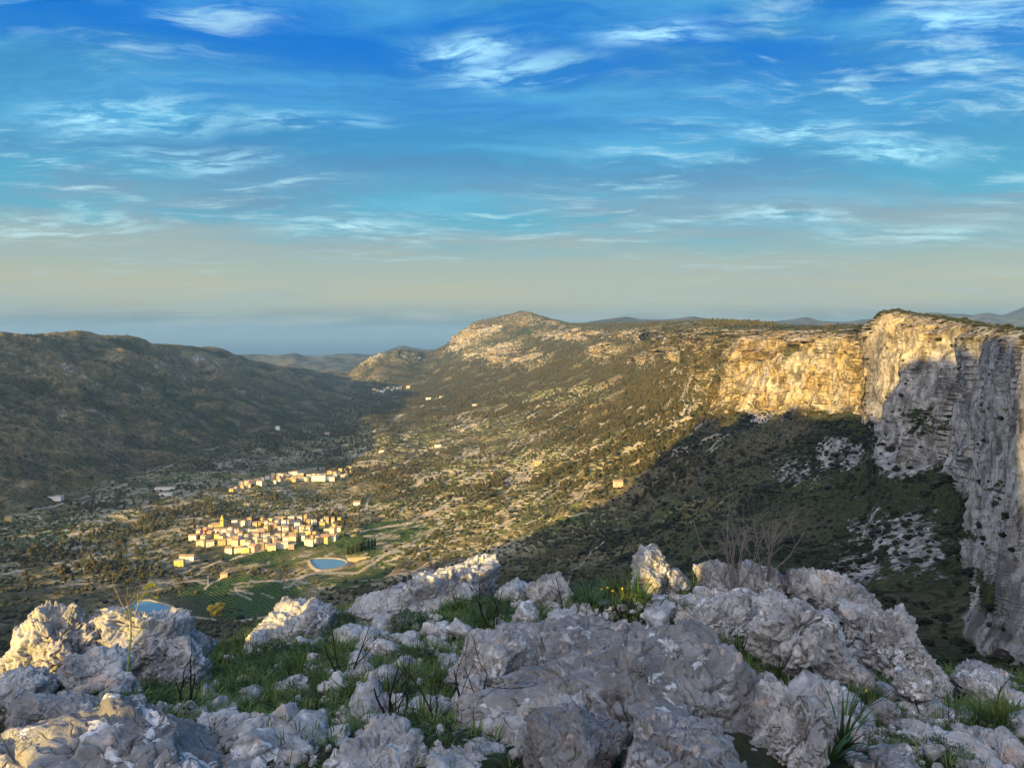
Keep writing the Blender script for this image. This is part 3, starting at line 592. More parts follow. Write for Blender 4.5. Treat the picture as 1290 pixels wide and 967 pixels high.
boulder(660, 915, 3.8, 100, 42, .4, 'grey ramp of rock dipping to the left under the veined hump', 140, 7, .35, .1, R_(-20))
boulder(712, 968, 3.15, 82, 88, .34, 'blocky cracked grey rock at the bottom centre of the view', 141, 7, .35, .15, 0, 0, 14, .55)
boulder(870, 985, 3.1, 140, 88, .4, 'smooth sloping grey rock in front of the domed boulder', 142, 7, .25, 0, R_(26), 0, 11, .42)
boulder(600, 985, 3.2, 70, 50, .34, 'dark rock in the bottom edge between two larger ones', 143, 6, .4)
boulder(482, 960, 3.2, 72, 44, .34, 'low dark rock with pale lichen at the bottom left of centre', 144, 7, .4, .1, R_(10))
boulder(590, 890, 4.3, 40, 34, .24, 'small square block behind the burnt shrub', 145, 6, .4)
boulder(985, 930, 3.7, 50, 84, .34, 'steep grey rib standing right of the domed boulder', 146, 7, .8, 0, R_(28))
boulder(1030, 905, 4.3, 34, 54, .26, 'thin leaning rock fin behind the steep rib', 147, 6, .9, 0, R_(20))
boulder(1130, 955, 3.9, 56, 46, .3, 'knobbly grey rock at the bottom right beside the strap leaves', 148, 7, 1.0)
boulder(1200, 960, 3.9, 50, 34, .3, 'furrowed low rock in the bottom right foreground', 149, 6, 1.0, 0, R_(18))
boulder(1150, 905, 4.9, 44, 26, .25, 'small pale ledge above the knobbly rock', 150, 6, .9, 0, R_(8))
boulder(1268, 958, 3.9, 44, 34, .3, 'bluish grey rock in the bottom right corner', 151, 6, .8)
boulder(1250, 878, 6.0, 46, 30, .35, 'pale rounded rock at the right edge among green grass', 152, 6, .7)
boulder(1235, 860, 6.6, 40, 20, .3, 'low grey rock at the right edge behind the pale one', 153, 6, .7)
boulder(1150, 770+92, 5.0, 30, 26, .2, 'small wedge of rock below the ridge end boulder', 154, 5, .9)

stone_v = [rock_shape(4, 300+i, .6, 8, 11, .5) for i in range(6)]
stone_me = []
for i, (V, fc) in enumerate(stone_v):
    s_ = mesh_np('stone', V, fc, M_ROCK, link=False); stone_me.append(s_.data); bpy.data.objects.remove(s_)
zones = [  # centre, radii, count, size range in metres, label, group
 ((470,860),(100,50),56,(.035,.14),'pale loose limestone piece scattered in the green hollow left of the central rock','stones in the green hollow'),
 ((340,930),(70,28),22,(.04,.12),'grey loose stone beside the lichen slab and the hollow','stones beside the lichen slab'),
 ((500,810),(90,24),34,(.07,.2),'whitish stone lying under the saddle ledge','stones under the saddle ledge'),
 ((730,772),(70,10),14,(.06,.16),'white stone among the tufts behind the central rock','stones behind the central rock'),
 ((900,770),(60,24),14,(.06,.16),'grey stone between the tooth and the bare shrub','stones below the bare shrub'),
 ((1060,900),(60,44),24,(.05,.15),'grey stone at the foot of the fluted boulders','stones under the fluted boulders'),
 ((1230,915),(60,36),30,(.04,.13),'pale stone in the grass at the right edge','stones in the right-hand grass'),
 ((240,890),(60,22),22,(.03,.1),'small dark stone between the left boulder and the slab','stones below the left boulder')]
for (c, rr, cnt, sz, lab, grp) in zones:
    for i in range(cnt):
        u_, v_ = c[0]+RNG.normal()*rr[0]*.6, c[1]+RNG.normal()*rr[1]*.6
        x, y, z = fg_at(u_, v_); s_ = RNG.uniform(*sz)*RNG.uniform(.6, 1.2)
        o = bpy.data.objects.new('stone', stone_me[i % 6]); COL.objects.link(o)
        o.location = (x, y, z+s_*.2); o.scale = (s_*RNG.uniform(.8, 1.5), s_, s_*RNG.uniform(.6, 1.1)); o.rotation_euler = tuple(RNG.uniform(-.6, .6, 2))+(RNG.uniform(0, 6.28),)
        tag(o, lab, 'stone', grp)
d2, f2 = ico(2); VV, FF = [], []
for i in range(1500):
    zc_ = zones[int(RNG.integers(len(zones)))]; u_, v_ = zc_[0][0]+RNG.normal()*zc_[1][0]*.9, zc_[0][1]+RNG.normal()*zc_[1][1]*.9
    x, y, z = fg_at(u_, v_)
    if y > 11: continue
    s_ = RNG.uniform(.008, .03)*(1+y/8); q_ = d2*(1+.35*RNG.normal(size=(len(d2), 1))*.5)*RNG.uniform(.6, 1.2, 3)*s_
    VV.append(q_+np.array([x+RNG.normal()*.1, y+RNG.normal()*.1, z+s_*.3])); FF.append(f2+len(FF)*len(d2))
tag(mesh_np('gravel', np.concatenate(VV), np.concatenate(FF), M_ROCK, smooth=False), 'small angular stones littering the soil between the boulders', 'gravel', kind='stuff')

# ------------------------------------------------------------------ plants of the foreground
def leaf_mat(name, c1, c2, tr=.25, sc=3.0):
    def f(t, b):
        pos = t.new('ShaderNodeNewGeometry').outputs['Position']; r = t.new('ShaderNodeObjectInfo').outputs['Random']
        t.put(b.inputs[0], t.mix(t.math('ADD', t.math('MULTIPLY', t.ramp(t.noise(pos, sc, 3), .3, .7), .7), t.math('MULTIPLY', r, .3)), c1, c2))
        b.inputs['Transmission Weight'].default_value = 0; b.inputs['Subsurface Weight'].default_value = 0
    return material(name, f, .6, .35)
M_GRASS = leaf_mat('grass_blades', (.030,.070,.010), (.12,.17,.03)); M_BUSH = leaf_mat('bush_leaves', (.025,.055,.014), (.07,.12,.025))
M_STRAP = leaf_mat('strap_leaves', (.022,.06,.012), (.05,.10,.03)); M_YEL = plain('yellow_blossom', (.62,.52,.03), .7); M_FEN = plain('fennel_stem', (.34,.40,.05), .6)
M_BURNT = plain('burnt_wood', (.022,.018,.016), .9); M_DEADW = plain('dead_wood', (.19,.165,.15), .9); M_DRYST = plain('dry_stalk', (.20,.16,.10), .9)
def ribbon(base, dirv, L, w_, droop, nseg=4, VV=None, FF=None, side=None):
    d = np.array(dirv, float); d /= np.linalg.norm(d); s = np.cross(d, (0, 0, 1)); s = s/(np.linalg.norm(s)+1e-6)
    i0 = sum(len(a) for a in VV); pts = []; p = np.array(base, float); dd = d.copy()
    for k in range(nseg+1):
        ww = w_*(1-(k/nseg)**1.6)*.5+w_*.04; pts += [p-s*ww, p+s*ww]; p = p+dd*L/nseg; dd = dd+np.array([d[0]*.15, d[1]*.15, -droop]); dd /= np.linalg.norm(dd)
    VV.append(np.array(pts)); FF += [[i0+2*k, i0+2*k+1, i0+2*k+3, i0+2*k+2] for k in range(nseg)]
def tuft_arrays(seed, nb, L, w_, spread, droop, rad=.03):
    r = np.random.default_rng(seed); VV, FF = [], []
    for i in range(nb):
        a = r.uniform(0, 6.283); t_ = r.uniform(.05, spread); rr = rad*math.sqrt(r.uniform())
        ribbon((math.cos(a)*rr, math.sin(a)*rr, -.02), (math.cos(a)*t_, math.sin(a)*t_, 1), L*r.uniform(.5, 1.1), w_, droop*r.uniform(.5, 1.6), 4, VV, FF)
    return np.concatenate(VV), np.array(FF)
def bush_arrays(seed, nl, lsz, flat=.75):
    r = np.random.default_rng(seed); d = r.normal(size=(nl, 3)); d /= np.linalg.norm(d, axis=1)[:, None]; d[:, 2] = np.abs(d[:, 2])
    lump = 1+.35*fbm(d[:, 0]*2+seed, d[:, 1]*2, d[:, 2]*2, 2, .5, seed); p = d*(lump*r.uniform(.55, 1, nl)**.5)[:, None]*np.array([1, 1, flat])
    a = r.normal(size=(nl, 3)); a /= np.linalg.norm(a, axis=1)[:, None]; b = np.cross(a, d); b /= np.linalg.norm(b, axis=1)[:, None]+1e-6
    s = lsz*r.uniform(.6, 1.4, (nl, 1)); V = np.stack([p-a*s, p-b*s*.35, p+a*s, p+b*s*.35], 1).reshape(-1, 3)
    return V, np.arange(nl*4).reshape(-1, 4)
def data_of(name, arr, mat, smooth=False):
    o = mesh_np(name, arr[0], arr[1], mat, smooth=smooth, link=False); m = o.data; bpy.data.objects.remove(o); return m
tufts = [data_of('grass_tuft', tuft_arrays(400+i, 90, .22, .007, .9, .22, .05), M_GRASS) for i in range(4)]
straps = [data_of('strap_leaf_plant', tuft_arrays(420+i, 34, .36, .020, .9, .20, .04), M_STRAP) for i in range(3)]
bushes = [data_of('low_shrub', bush_arrays(440+i, 1500, .055), M_BUSH) for i in range(4)]
def put(me_, nm_, x, y, z, s, lab, cat, grp):
    o = bpy.data.objects.new(nm_, me_); COL.objects.link(o); o.location = (x, y, z); o.rotation_euler = (RNG.uniform(-.15, .15), RNG.uniform(-.15, .15), RNG.uniform(0, 6.28))
    o.scale = (s*RNG.uniform(.85, 1.2), s*RNG.uniform(.85, 1.2), s*RNG.uniform(.8, 1.2)); return tag(o, lab, cat, grp)
pz = [((450,850),(120,60),'in the green hollow left of the central rock',26,110,0), ((360,800),(50,14),'behind the pale rock of the saddle',8,6,0), ((640,775),(60,14),'under the saddle peak',8,14,0),
 ((190,885),(60,16),'between the left boulder and the slab',8,22,0), ((290,880),(40,20),'below the drop right of the left boulder',5,12,0), ((770,762),(56,10),'behind the central rock',9,12,12), ((880,760),(40,16),'below the triangular tooth',9,4,1),
 ((930,830),(40,30),'between the central rock and the fluted boulder',9,5,0), ((1090,880),(30,24),'under the ridge end boulder',9,4,0), ((1225,905),(60,34),'at the right edge beside the pale rock',14,26,1), ((1010,760),(50,20),'on the crest of the right ridge',6,4,0)]
for (c, rr, where, nt, nb, ns) in pz:
    for kind, cnt in (('t', nt), ('b', nb), ('s', ns)):
        for i in range(cnt):
            x, y, z = fg_at(c[0]+RNG.normal()*rr[0]*.6, c[1]+RNG.normal()*rr[1]*.6)
            if y > 12: continue
            if kind == 't': put(tufts[i % 4], 'grass_tuft', x, y, z, RNG.uniform(.6, 1.3)*(.7+y/14), 'tuft of fresh green grass '+where, 'grass tuft', 'grass tufts '+where)
            elif kind == 'b': put(bushes[i % 4], 'low_shrub', x, y, z, RNG.uniform(.05, .14)*(.6+y/9), 'low dark green cushion shrub '+where, 'shrub', 'cushion shrubs '+where)
            else: put(straps[i % 3], 'strap_leaf_plant', x, y, z, RNG.uniform(.8, 1.3), 'green plant with long strap leaves '+where, 'plant', 'strap leaved plants '+where)
for (u_, v_, s_, lab) in [(1060,938,.9,'rosette of arching strap leaves at the foot of the steep rib'),(1045,955,.8,'smaller strap leaved rosette at the bottom edge beside the steep rib'),(607,792,.9,'spiky green plant under the saddle peak rock')]:
    x, y, z = fg_at(u_, v_); put(straps[0], 'strap_leaf_plant', x, y, z, s_, lab, 'plant', None)
# carpet of small herbs
tv = [tuft_arrays(480+i, 9, .10, .006, 1.3, .35, .04) for i in range(6)]; VV, FF, off = [], [], 0
for i in range(13000):
    c, rr = pz[int(RNG.choice(len(pz), p=np.array([.34,.05,.08,.09,.07,.06,.05,.05,.05,.12,.04])))][:2]
    x, y, z = fg_at(c[0]+RNG.normal()*rr[0]*.8, c[1]+RNG.normal()*rr[1]*.8)
    if y > 12: continue
    V, fc = tv[i % 6]; a = RNG.uniform(0, 6.28); s_ = RNG.uniform(.4, 1.2)*(.7+y/9); V = rot3(V, a)*s_
    VV.append(V+np.array([x+RNG.normal()*.12, y+RNG.normal()*.12, z])); FF.append(fc+off); off += len(V)
tag(mesh_np('ground_cover', np.concatenate(VV), np.concatenate(FF), M_GRASS, smooth=False), 'carpet of small green herbs between the rocks', 'ground cover', kind='stuff')
# stems and branches
def tube(pts, rads, VV, FF, ns=6):
    i0 = sum(len(a) for a in VV); pts = np.array(pts, float); n_ = len(pts)
    for k in range(n_):
        d = pts[min(k+1, n_-1)]-pts[max(k-1, 0)]; d /= np.linalg.norm(d)+1e-9; a = np.cross(d, (.3, .9, .2)); a /= np.linalg.norm(a)+1e-9; b = np.cross(d, a)
        th = np.arange(ns)*2*math.pi/ns; VV.append(pts[k]+rads[k]*(np.cos(th)[:, None]*a+np.sin(th)[:, None]*b))
    for k in range(n_-1):
        for j in range(ns): FF.append([i0+k*ns+j, i0+k*ns+(j+1) % ns, i0+(k+1)*ns+(j+1) % ns, i0+(k+1)*ns+j])
def branchy(seed, H, stems, spread, r0, depth=3, crook=.25, up=.12, kids=3):
    r = np.random.default_rng(seed); VV, FF = [], []
    def grow(p, d, L, rad, lev):
        n_ = 7; pts, rs = [p.copy()], [rad]
        for k in range(n_):
            d = d+r.normal(size=3)*crook*.5+np.array([0, 0, up*.5]); d /= np.linalg.norm(d); p = p+d*L/n_; pts.append(p.copy()); rs.append(rad*(1-.65*(k+1)/n_))
            if lev > 0 and k >= 1 and r.uniform() < kids/n_:
                e = d+r.normal(size=3)*.55; e[2] = abs(e[2])*.9; e /= np.linalg.norm(e); grow(p.copy(), e, L*r.uniform(.45, .75), rs[-1]*.7, lev-1)
        tube(pts, rs, VV, FF, 5)
    for s in range(stems):
        a = r.uniform(0, 6.283); t_ = r.uniform(.1, spread); grow(np.array([math.cos(a)*.03, math.sin(a)*.03, -.08]), np.array([math.cos(a)*t_, math.sin(a)*t_*.6, 1.]), H*r.uniform(.7, 1), r0, depth)
    return np.concatenate(VV), np.array(FF)
for (u_, v_, Yd, H, stems, spr, r0, dep, mat_, seed, lab) in [
    (925,735,7.9,.84,11,1.0,.008,3,M_DEADW,501,'tall bare grey shrub with forked twigs on the right ridge'),
    (965,720,7.9,.68,9,1.0,.007,3,M_DEADW,502,'smaller bare grey shrub leaning right beside the tall one'),
    (505,925,4.0,.50,4,1.2,.011,3,M_BURNT,503,'black burnt shrub with crooked branches left of the central rock'),
    (575,925,4.0,.48,4,1.3,.009,3,M_BURNT,504,'black tangled burnt twigs in front of the square block'),
    (622,790,7.6,.62,3,.6,.010,3,M_BURNT,505,'small black burnt shrub in front of the saddle peak'),
    (712,770,7.8,.55,1,.1,.008,1,M_BURNT,506,'single thin black stem standing behind the central rock'),
    (795,785,7.2,.55,3,.9,.009,2,M_BURNT,507,'dark twiggy shrub among the strap leaved plants'),
    (233,900,4.6,.36,2,.3,.012,1,M_BURNT,508,'charred stick standing between the left boulder and the hollow'),
    (250,892,4.6,.42,1,.35,.009,1,M_BURNT,509,'slanting charred stick with a broken tip beside the hollow'),
    (915,850,5.2,.42,3,1.1,.008,3,M_BURNT,510,'black forked twigs in the gap behind the domed boulder'),
    (1095,815,6.0,.38,3,1.1,.007,3,M_BURNT,511,'fine dark twigs lying over the shoulder of the right ridge'),
    (1065,920,4.3,.42,2,.5,.008,2,M_BURNT,512,'dark forked stick above the strap leaf rosette'),
    (1175,925,4.8,.40,3,1.0,.009,2,M_BURNT,513,'charred crooked twigs left of the pale right-hand rock'),
    (1250,915,4.8,.36,3,1.0,.009,2,M_BURNT,514,'charred crooked twigs under the pale right-hand rock'),
    (440,850,5.4,.45,3,.9,.008,3,M_BURNT,515,'thin dark shrub in the middle of the green hollow'),
    (380,905,4.3,.30,3,1.1,.007,2,M_BURNT,516,'low dark twigs at the left side of the green hollow'),
    (165,765,6.0,.30,3,.35,.006,1,M_DRYST,517,'dry brown stalks rising from the humped boulder')]:
    x, y, z = P(u_, v_, Yd); o = mesh_np('bare_shrub', *branchy(seed, H, stems, spr, r0, dep), mat_); o.location = (float(x), float(y), float(z)); tag(o, lab, 'bare shrub')
# the flowering stalk on the left
fr = empty('flowering_stalk', tuple(float(a) for a in P(160, 868, 5.0))); tag(fr, 'tall yellow green fennel stalk with a flower head before the left boulder', 'plant')
def rel(u, v, Yd=5.0): return np.array(P(u, v, Yd))-np.array(P(160, 868, 5.0))
VV, FF = [], []; tube([rel(160,868),rel(161,840),rel(165,805),rel(165,775),rel(169,757),rel(178,749),rel(188,742)], [.005,.0048,.0045,.004,.0037,.003,.0025], VV, FF, 8)
mesh_np('stem', np.concatenate(VV), np.array(FF), M_FEN, parent=fr)
for pts in [[rel(169,757),rel(182,750),rel(193,750),rel(197,755)],[rel(165,775),rel(161,770),rel(158,771)],[rel(162,812),rel(172,800),rel(184,786)]]:
    VV, FF = [], []; tube(pts, np.linspace(.003, .0018, len(pts)), VV, FF, 6); mesh_np('side_branch', np.concatenate(VV), np.array(FF), M_FEN, parent=fr)
for (u_, v_, s_) in [(190,738,.036),(183,741,.022),(197,753,.018),(158,771,.014),(184,747,.016)]:
    r = np.random.default_rng(int(u_)); V, FF, i0 = [], [], 0; b4 = rel(u_, v_); d1, f1 = ico(1)
    for k in range(42):
        a = r.normal(size=3); a /= np.linalg.norm(a); a[2] = abs(a[2])*.6; V.append(d1*s_*.14+b4+a*s_*r.uniform(.3, 1)); FF.append(f1+i0); i0 += len(d1)
    mesh_np('flower_head', np.concatenate(V), np.concatenate(FF), M_YEL, parent=fr)
VV, FF = [], []
r = np.random.default_rng(9)
for k in range(26): ribbon(rel(162+r.uniform(-3, 3), 800+r.uniform(-10, 60)), (r.normal(), r.normal()*.5, .9), .06, .004, .2, 3, VV, FF)
mesh_np('leaf', np.concatenate(VV), np.array(FF), M_GRASS, parent=fr, smooth=False)
for k, (u_, v_) in enumerate([(765,740),(772,744),(784,741),(758,742),(878,752),(848,772),(1092,870),(700,860)]):
    Yd = 7.6 if v_ < 800 else 5.0; V, FF, i0 = [], [], 0; r = np.random.default_rng(k); d1, f1 = ico(1)
    fl = empty('wildflower', tuple(float(a) for a in P(u_, v_+26, Yd))); tag(fl, 'small yellow wildflower on a thin stem near the tufts and rocks', 'flower', 'yellow wildflowers')
    b4 = np.array(P(u_, v_, Yd))-np.array(P(u_, v_+26, Yd)); VV, F2 = [], []; tube([np.zeros(3), b4*.5+[.005, 0, 0], b4], [.003]*3, VV, F2, 5); mesh_np('stem', np.concatenate(VV), np.array(F2), M_GRASS, parent=fl)
    for q_ in range(12): a = r.normal(size=3); a /= np.linalg.norm(a); V.append(d1*.005+b4+a*.009); FF.append(f1+i0); i0 += len(d1)
    mesh_np('blossom', np.concatenate(V), np.concatenate(FF), M_YEL, parent=fl)

# ------------------------------------------------------------------ villages, farmhouses, ponds
WALLS = dict(white=(.74,.71,.64), cream=(.66,.56,.38), yellow=(.66,.48,.16), ochre=(.50,.36,.18), pinkish=(.60,.42,.32))
M_W = {k: plain('render_'+k, c, .9, .08, .3) for k, c in WALLS.items()}
M_TILE = plain('roof_tiles', (.33,.23,.15), .9, .3, .8); M_FLATR = plain('terrace_roof', (.40,.34,.27), .9, .15, .5); M_GLASS = plain('window_dark', (.03,.035,.04), .4); M_RED = plain('red_roof', (.45,.05,.03), .8)
M_STONEW = plain('dry_stone', (.45,.37,.25), .95, .25, .6)
def arr_box(x0, x1, y0, y1, z0, z1):
    V = np.array([[x, y, z] for z in (z0, z1) for y in (y0, y1) for x in (x0, x1)], float)
    return V, [[0,2,3,1],[4,5,7,6],[0,1,5,4],[2,6,7,3],[0,4,6,2],[1,3,7,5]]
def join(parts):
    VV, FF, o = [], [], 0
    for V, f in parts: VV.append(V); FF += [[i+o for i in q] for q in f]; o += len(V)
    return np.concatenate(VV), np.array(FF)
def house(x, y, z, w_, d_, h_, rz, wall, roof, label, group, win=True, name='house', cat='house'):
    r = empty(name, (x, y, z), rz); tag(r, label, cat, group)
    P_ = [arr_box(-w_/2, w_/2, -d_/2, d_/2, -4, h_)]
    if roof != 'flat':
        g = h_+w_*0; rh = d_*.22; V = np.array([[-w_/2, -d_/2, h_], [-w_/2, d_/2, h_], [-w_/2, 0, h_+rh], [-w_/2, 0, h_+rh]]); V2 = V.copy(); V2[:, 0] = w_/2
        P_ += [(V, [[0, 1, 2, 3]]), (V2, [[0, 1, 2, 3]])]
    V, f = join(P_); mesh_np('wall', V, f, M_W[wall], parent=r, smooth=False)
    if roof == 'flat':
        V, f = join([arr_box(-w_/2-.15, w_/2+.15, -d_/2-.15, d_/2+.15, h_+.01, h_+.25)]+[arr_box(-w_/2, -w_/2+.3, -d_/2, d_/2, h_+.25, h_+.9), arr_box(-w_/2+.3, w_/2, -d_/2, -d_/2+.3, h_+.25, h_+.9)])
        mesh_np('roof', V, f, M_FLATR, parent=r, smooth=False)
    else:
        e = .5; rh = d_*.22; sl = rh/(d_/2); V = []
        for zz_ in (.05, .35):
            for yy_ in (-d_/2-e, 0, d_/2+e):
                for xx_ in (-w_/2-e, w_/2+e): V.append([xx_, yy_, h_+zz_+(rh if yy_ == 0 else -e*sl)])
        f = [[0,2,3,1],[2,4,5,3],[6,7,9,8],[8,9,11,10],[0,1,7,6],[4,10,11,5],[0,6,8,2],[2,8,10,4],[1,3,9,7],[3,5,11,9]]
        mesh_np('roof', np.array(V, float), f, M_RED if roof == 'red' else M_TILE, parent=r, smooth=False)
    if win:
        me_ = WIN
        for fl in range(int(h_//3)):
            for xx_ in (-w_*.25, w_*.25):
                o = bpy.data.objects.new('window', me_); COL.objects.link(o); o.parent = r; o.location = (xx_, -d_/2-.02, 1.5+fl*2.9)
    return r
_w = mesh_np('window', *join([arr_box(-.5, .5, -.06, .03, -.7, .7)]), M_GLASS, smooth=False, link=False); WIN = _w.data; bpy.data.objects.remove(_w)
ORD = 'first second third fourth fifth sixth seventh eighth ninth tenth eleventh twelfth thirteenth fourteenth fifteenth sixteenth seventeenth eighteenth nineteenth twentieth'.split()+['twenty-'+k for k in 'first second third fourth fifth sixth seventh eighth ninth'.split()]
def row(pts, sp, where, group, smul=1.0, skip=.10, win=True, hr=(5.5, 9.5)):
    us_ = np.arange(pts[0][0], pts[-1][0], sp); keep = [u_ for u_ in us_ if RNG.uniform() > skip]
    for i, u_ in enumerate(keep):
        v_ = np.interp(u_, [p[0] for p in pts], [p[1] for p in pts])+RNG.uniform(-2, 2); x, y, z = ground_at(u_+RNG.uniform(-1, 1), v_)
        wall = str(RNG.choice(['white','cream','yellow','ochre','pinkish'], p=[.3,.3,.2,.12,.08])); roof = str(RNG.choice(['tiled','flat'], p=[.72,.28]))
        h_ = RNG.uniform(*hr)*(smul**.5)
        house(x, y, z, RNG.uniform(5.5, 12)*smul, RNG.uniform(5.5, 10)*smul, h_, RNG.uniform(-.6, .5)+.1, wall, roof,
              f'{wall} {"two" if h_ < 8 else "three"}-storey house with {roof} roof, {ORD[i]} from left in {where}', group, win)
V1 = 'houses of the village by the reservoir'
row([(288,699),(330,692),(375,691),(425,680)], 7.8, 'front row of reservoir village', V1, 1.1)
row([(249,687),(280,685),(320,686),(415,681)], 8.0, 'second row of reservoir village', V1, 1.0)
row([(243,680),(340,679),(428,671)], 7.7, 'third row of reservoir village', V1)
row([(252,673),(435,665)], 7.7, 'fourth row of reservoir village', V1)
row([(266,667),(300,664),(436,658)], 7.7, 'fifth row of reservoir village', V1)
row([(296,660),(395,655)], 9.0, 'back row of reservoir village', V1)
V2 = 'houses of the upper village'
row([(293,619),(320,611),(352,608),(385,606),(436,604)], 6.6, 'front row of upper village', V2, 1.1, .1, False)
row([(304,613),(350,604),(440,599)], 6.6, 'middle row of upper village', V2, 1.1, .12, False)
row([(345,602),(446,594)], 7.0, 'back row of upper village', V2, 1.1, .2, False)
row([(472,493),(516,489)], 4.2, 'hamlet under small hill', 'houses of the far hamlet', 1.9, .1, False)
for (u_, v_, w_, d_, h_, wall, roof, lab) in [(226,713,13,10,9,'yellow','flat','big yellow flat-roofed house standing apart below the village'),(240,706,12,9,7,'white','tiled','white tiled house behind the big yellow one'),(231,707,10,9,8,'cream','tiled','cream tiled house between the yellow and the white one'),
    (283,727,9,7,4.5,'pinkish','tiled','small lone shed with a dark door above the pale track'),(263,672,14,9,6,'ochre','red','ochre house with a bright red roof at the west side of the village'),
    (402,606,34,14,11,'white','flat','long white three-storey block beside the upper village'),(440,592,12,10,9,'yellow','tiled','bright yellow house above the east end of the upper village'),
    (208,617,44,14,6,'white','flat','long white shed in the dark valley bottom'),(210,624,28,14,5,'white','flat','second lower white shed just in front of the long one'),(70,629,26,14,6,'white','flat','pale shed on the left valley floor'),
    (12,657,12,9,7,'yellow','tiled','small yellow farmhouse at the far left of the valley'),(350,541,15,12,13,'white','flat','white tower-like building in the valley bottom'),(450,637,13,10,7,'white','tiled','white farmhouse beside the curved road'),
    (481,571,16,11,7,'white','tiled','white farmhouse among dark trees in mid valley'),(436,562,18,12,6,'yellow','flat','yellow low farm building on the left side of the valley'),(552,563,20,12,6,'white','flat','white low house on the middle terraces'),
    (540,503,26,16,9,'white','flat','small white house far up the valley'),(556,502,22,16,9,'white','tiled','white tiled house far up the valley right of the small one'),(678,586,16,10,8,'ochre','flat','roofless ochre farm building among yellow terraces'),
    (778,613,14,9,8,'pinkish','tiled','lone stone hut near the edge of the mountain shade'),(412,548,18,12,7,'cream','tiled','cream farmhouse low on the valley side'),(598,512,24,14,8,'white','tiled','white house beside the long far terraces')]:
    x, y, z = ground_at(u_, v_); house(x, y, z, w_, d_, h_, .1, wall, roof, lab, None, Y and False if False else w_ < 20)
# church with its bell tower
x, y, z = ground_at(276, 668); ch = empty('church', (x, y, z), .1); tag(ch, 'yellow village church with a square bell tower and small cap', 'church')
V, f = join([arr_box(-11, 8, -7, 7, -4, 10), arr_box(-14, -11, -4, 4, -4, 7)]); mesh_np('nave', V, f, M_W['yellow'], parent=ch, smooth=False)
V = np.array([[-11.6,-7.6,9.9],[8.6,-7.6,9.9],[8.6,0,13],[-11.6,0,13],[-11.6,7.6,9.9],[8.6,7.6,9.9]], float); mesh_np('roof', np.concatenate([V, V+[0,0,.4]]), [[0,1,2,3],[3,2,5,4],[6,7,8,9],[9,8,11,10],[0,6,7,1],[4,5,11,10]], M_TILE, parent=ch, smooth=False)
tw = mesh_np('bell_tower', *join([arr_box(5, 10, -8, -3, -4, 21), arr_box(4.6, 10.4, -8.4, -2.6, 16, 16.6), arr_box(4.6, 10.4, -8.4, -2.6, 21, 21.7), arr_box(6, 9, -7, -4, 21.7, 25)]), M_W['yellow'], parent=ch, smooth=False)
V = np.array([[5.8,-7.2,25],[9.2,-7.2,25],[9.2,-3.8,25],[5.8,-3.8,25],[7.5,-5.5,28.5]]); me_ = bpy.data.meshes.new('cap'); me_.from_pydata([tuple(a) for a in V], [], [(0,1,4),(1,2,4),(2,3,4),(3,0,4),(3,2,1,0)]); me_.materials.append(M_TILE); cp_ = bpy.data.objects.new('cap', me_); COL.objects.link(cp_); cp_.parent = tw
mesh_np('belfry_opening', *join([arr_box(6.6, 8.4, -8.06, -7.9, 17.5, 20.3)]), M_GLASS, parent=tw, smooth=False); mesh_np('belfry_opening', *join([arr_box(4.94, 5.1, -6.4, -4.6, 17.5, 20.3)]), M_GLASS, parent=tw, smooth=False)
# ponds
def water_fn(t, b): b.inputs[0].default_value = (.13,.24,.27,1); b.inputs['Roughness'].default_value = .12
M_POOL = material('pond_water', water_fn, .12, .5)
M_LINER = plain('pale_pond_bank', (.30,.26,.17), .95, .2, .2)
def pond(outline, label, zup=1.2, bank=2.2):
    C_ = ground_at(*np.mean(outline, 0)); zc_ = C_[2]+zup; pts = []
    for (u_, v_) in outline:
        a, yy_, zz_ = pxdir(u_, v_); k = zc_/zz_; pts.append((float(a*k), float(yy_*k)))
    pts = np.array(pts); c = pts.mean(0); r = empty('reservoir', (float(c[0]), float(c[1]), float(zc_))); tag(r, label, 'reservoir')
    q_ = pts-c; n_ = len(q_)
    mesh = bpy.data.meshes.new('water'); mesh.from_pydata([(a[0], a[1], 0) for a in q_], [], [tuple(range(n_))[::-1]]); mesh.materials.append(M_POOL); o = bpy.data.objects.new('water', mesh); COL.objects.link(o); o.parent = r
    if mesh.polygons[0].normal.z < 0: mesh.flip_normals()
    L = np.linalg.norm(q_, axis=1)[:, None]; u1 = q_/L; rings = [(-.1, -1.5), (.2, 1.0), (bank, 1.2), (bank+7, -5)]
    V = np.concatenate([np.c_[q_+u1*a, np.full(n_, b)] for a, b in rings]); Fc = [[k*n_+i, k*n_+(i+1) % n_, (k+1)*n_+(i+1) % n_, (k+1)*n_+i] for k in range(3) for i in range(n_)]
    mesh_np('bank', V, Fc, M_LINER, parent=r)
th = np.linspace(0, 2*math.pi, 40, endpoint=False)
pond([(411+22*math.cos(a)+3*math.cos(2*a)-1.5*math.sin(3*a), 709-7.2*math.sin(a)-1.2*math.cos(2*a)) for a in th], 'blue oval irrigation reservoir on the bench below the village')
pond([(150,775),(172,757),(188,756),(210,762),(229,771),(222,776),(205,783),(180,785)], 'blue angular reservoir half hidden by the left boulder')
x, y, z = ground_at(452, 705); wl = mesh_np('retaining_wall', *join([arr_box(-16, 16, -.6, .6, -3, 3.2), arr_box(-16.2, 16.2, -.8, .8, 3.2, 3.6)]), M_STONEW, smooth=False); wl.location = (x, y, z); wl.rotation_euler = (0, 0, .25); tag(wl, 'long yellow stone retaining wall beside the oval reservoir', 'wall')

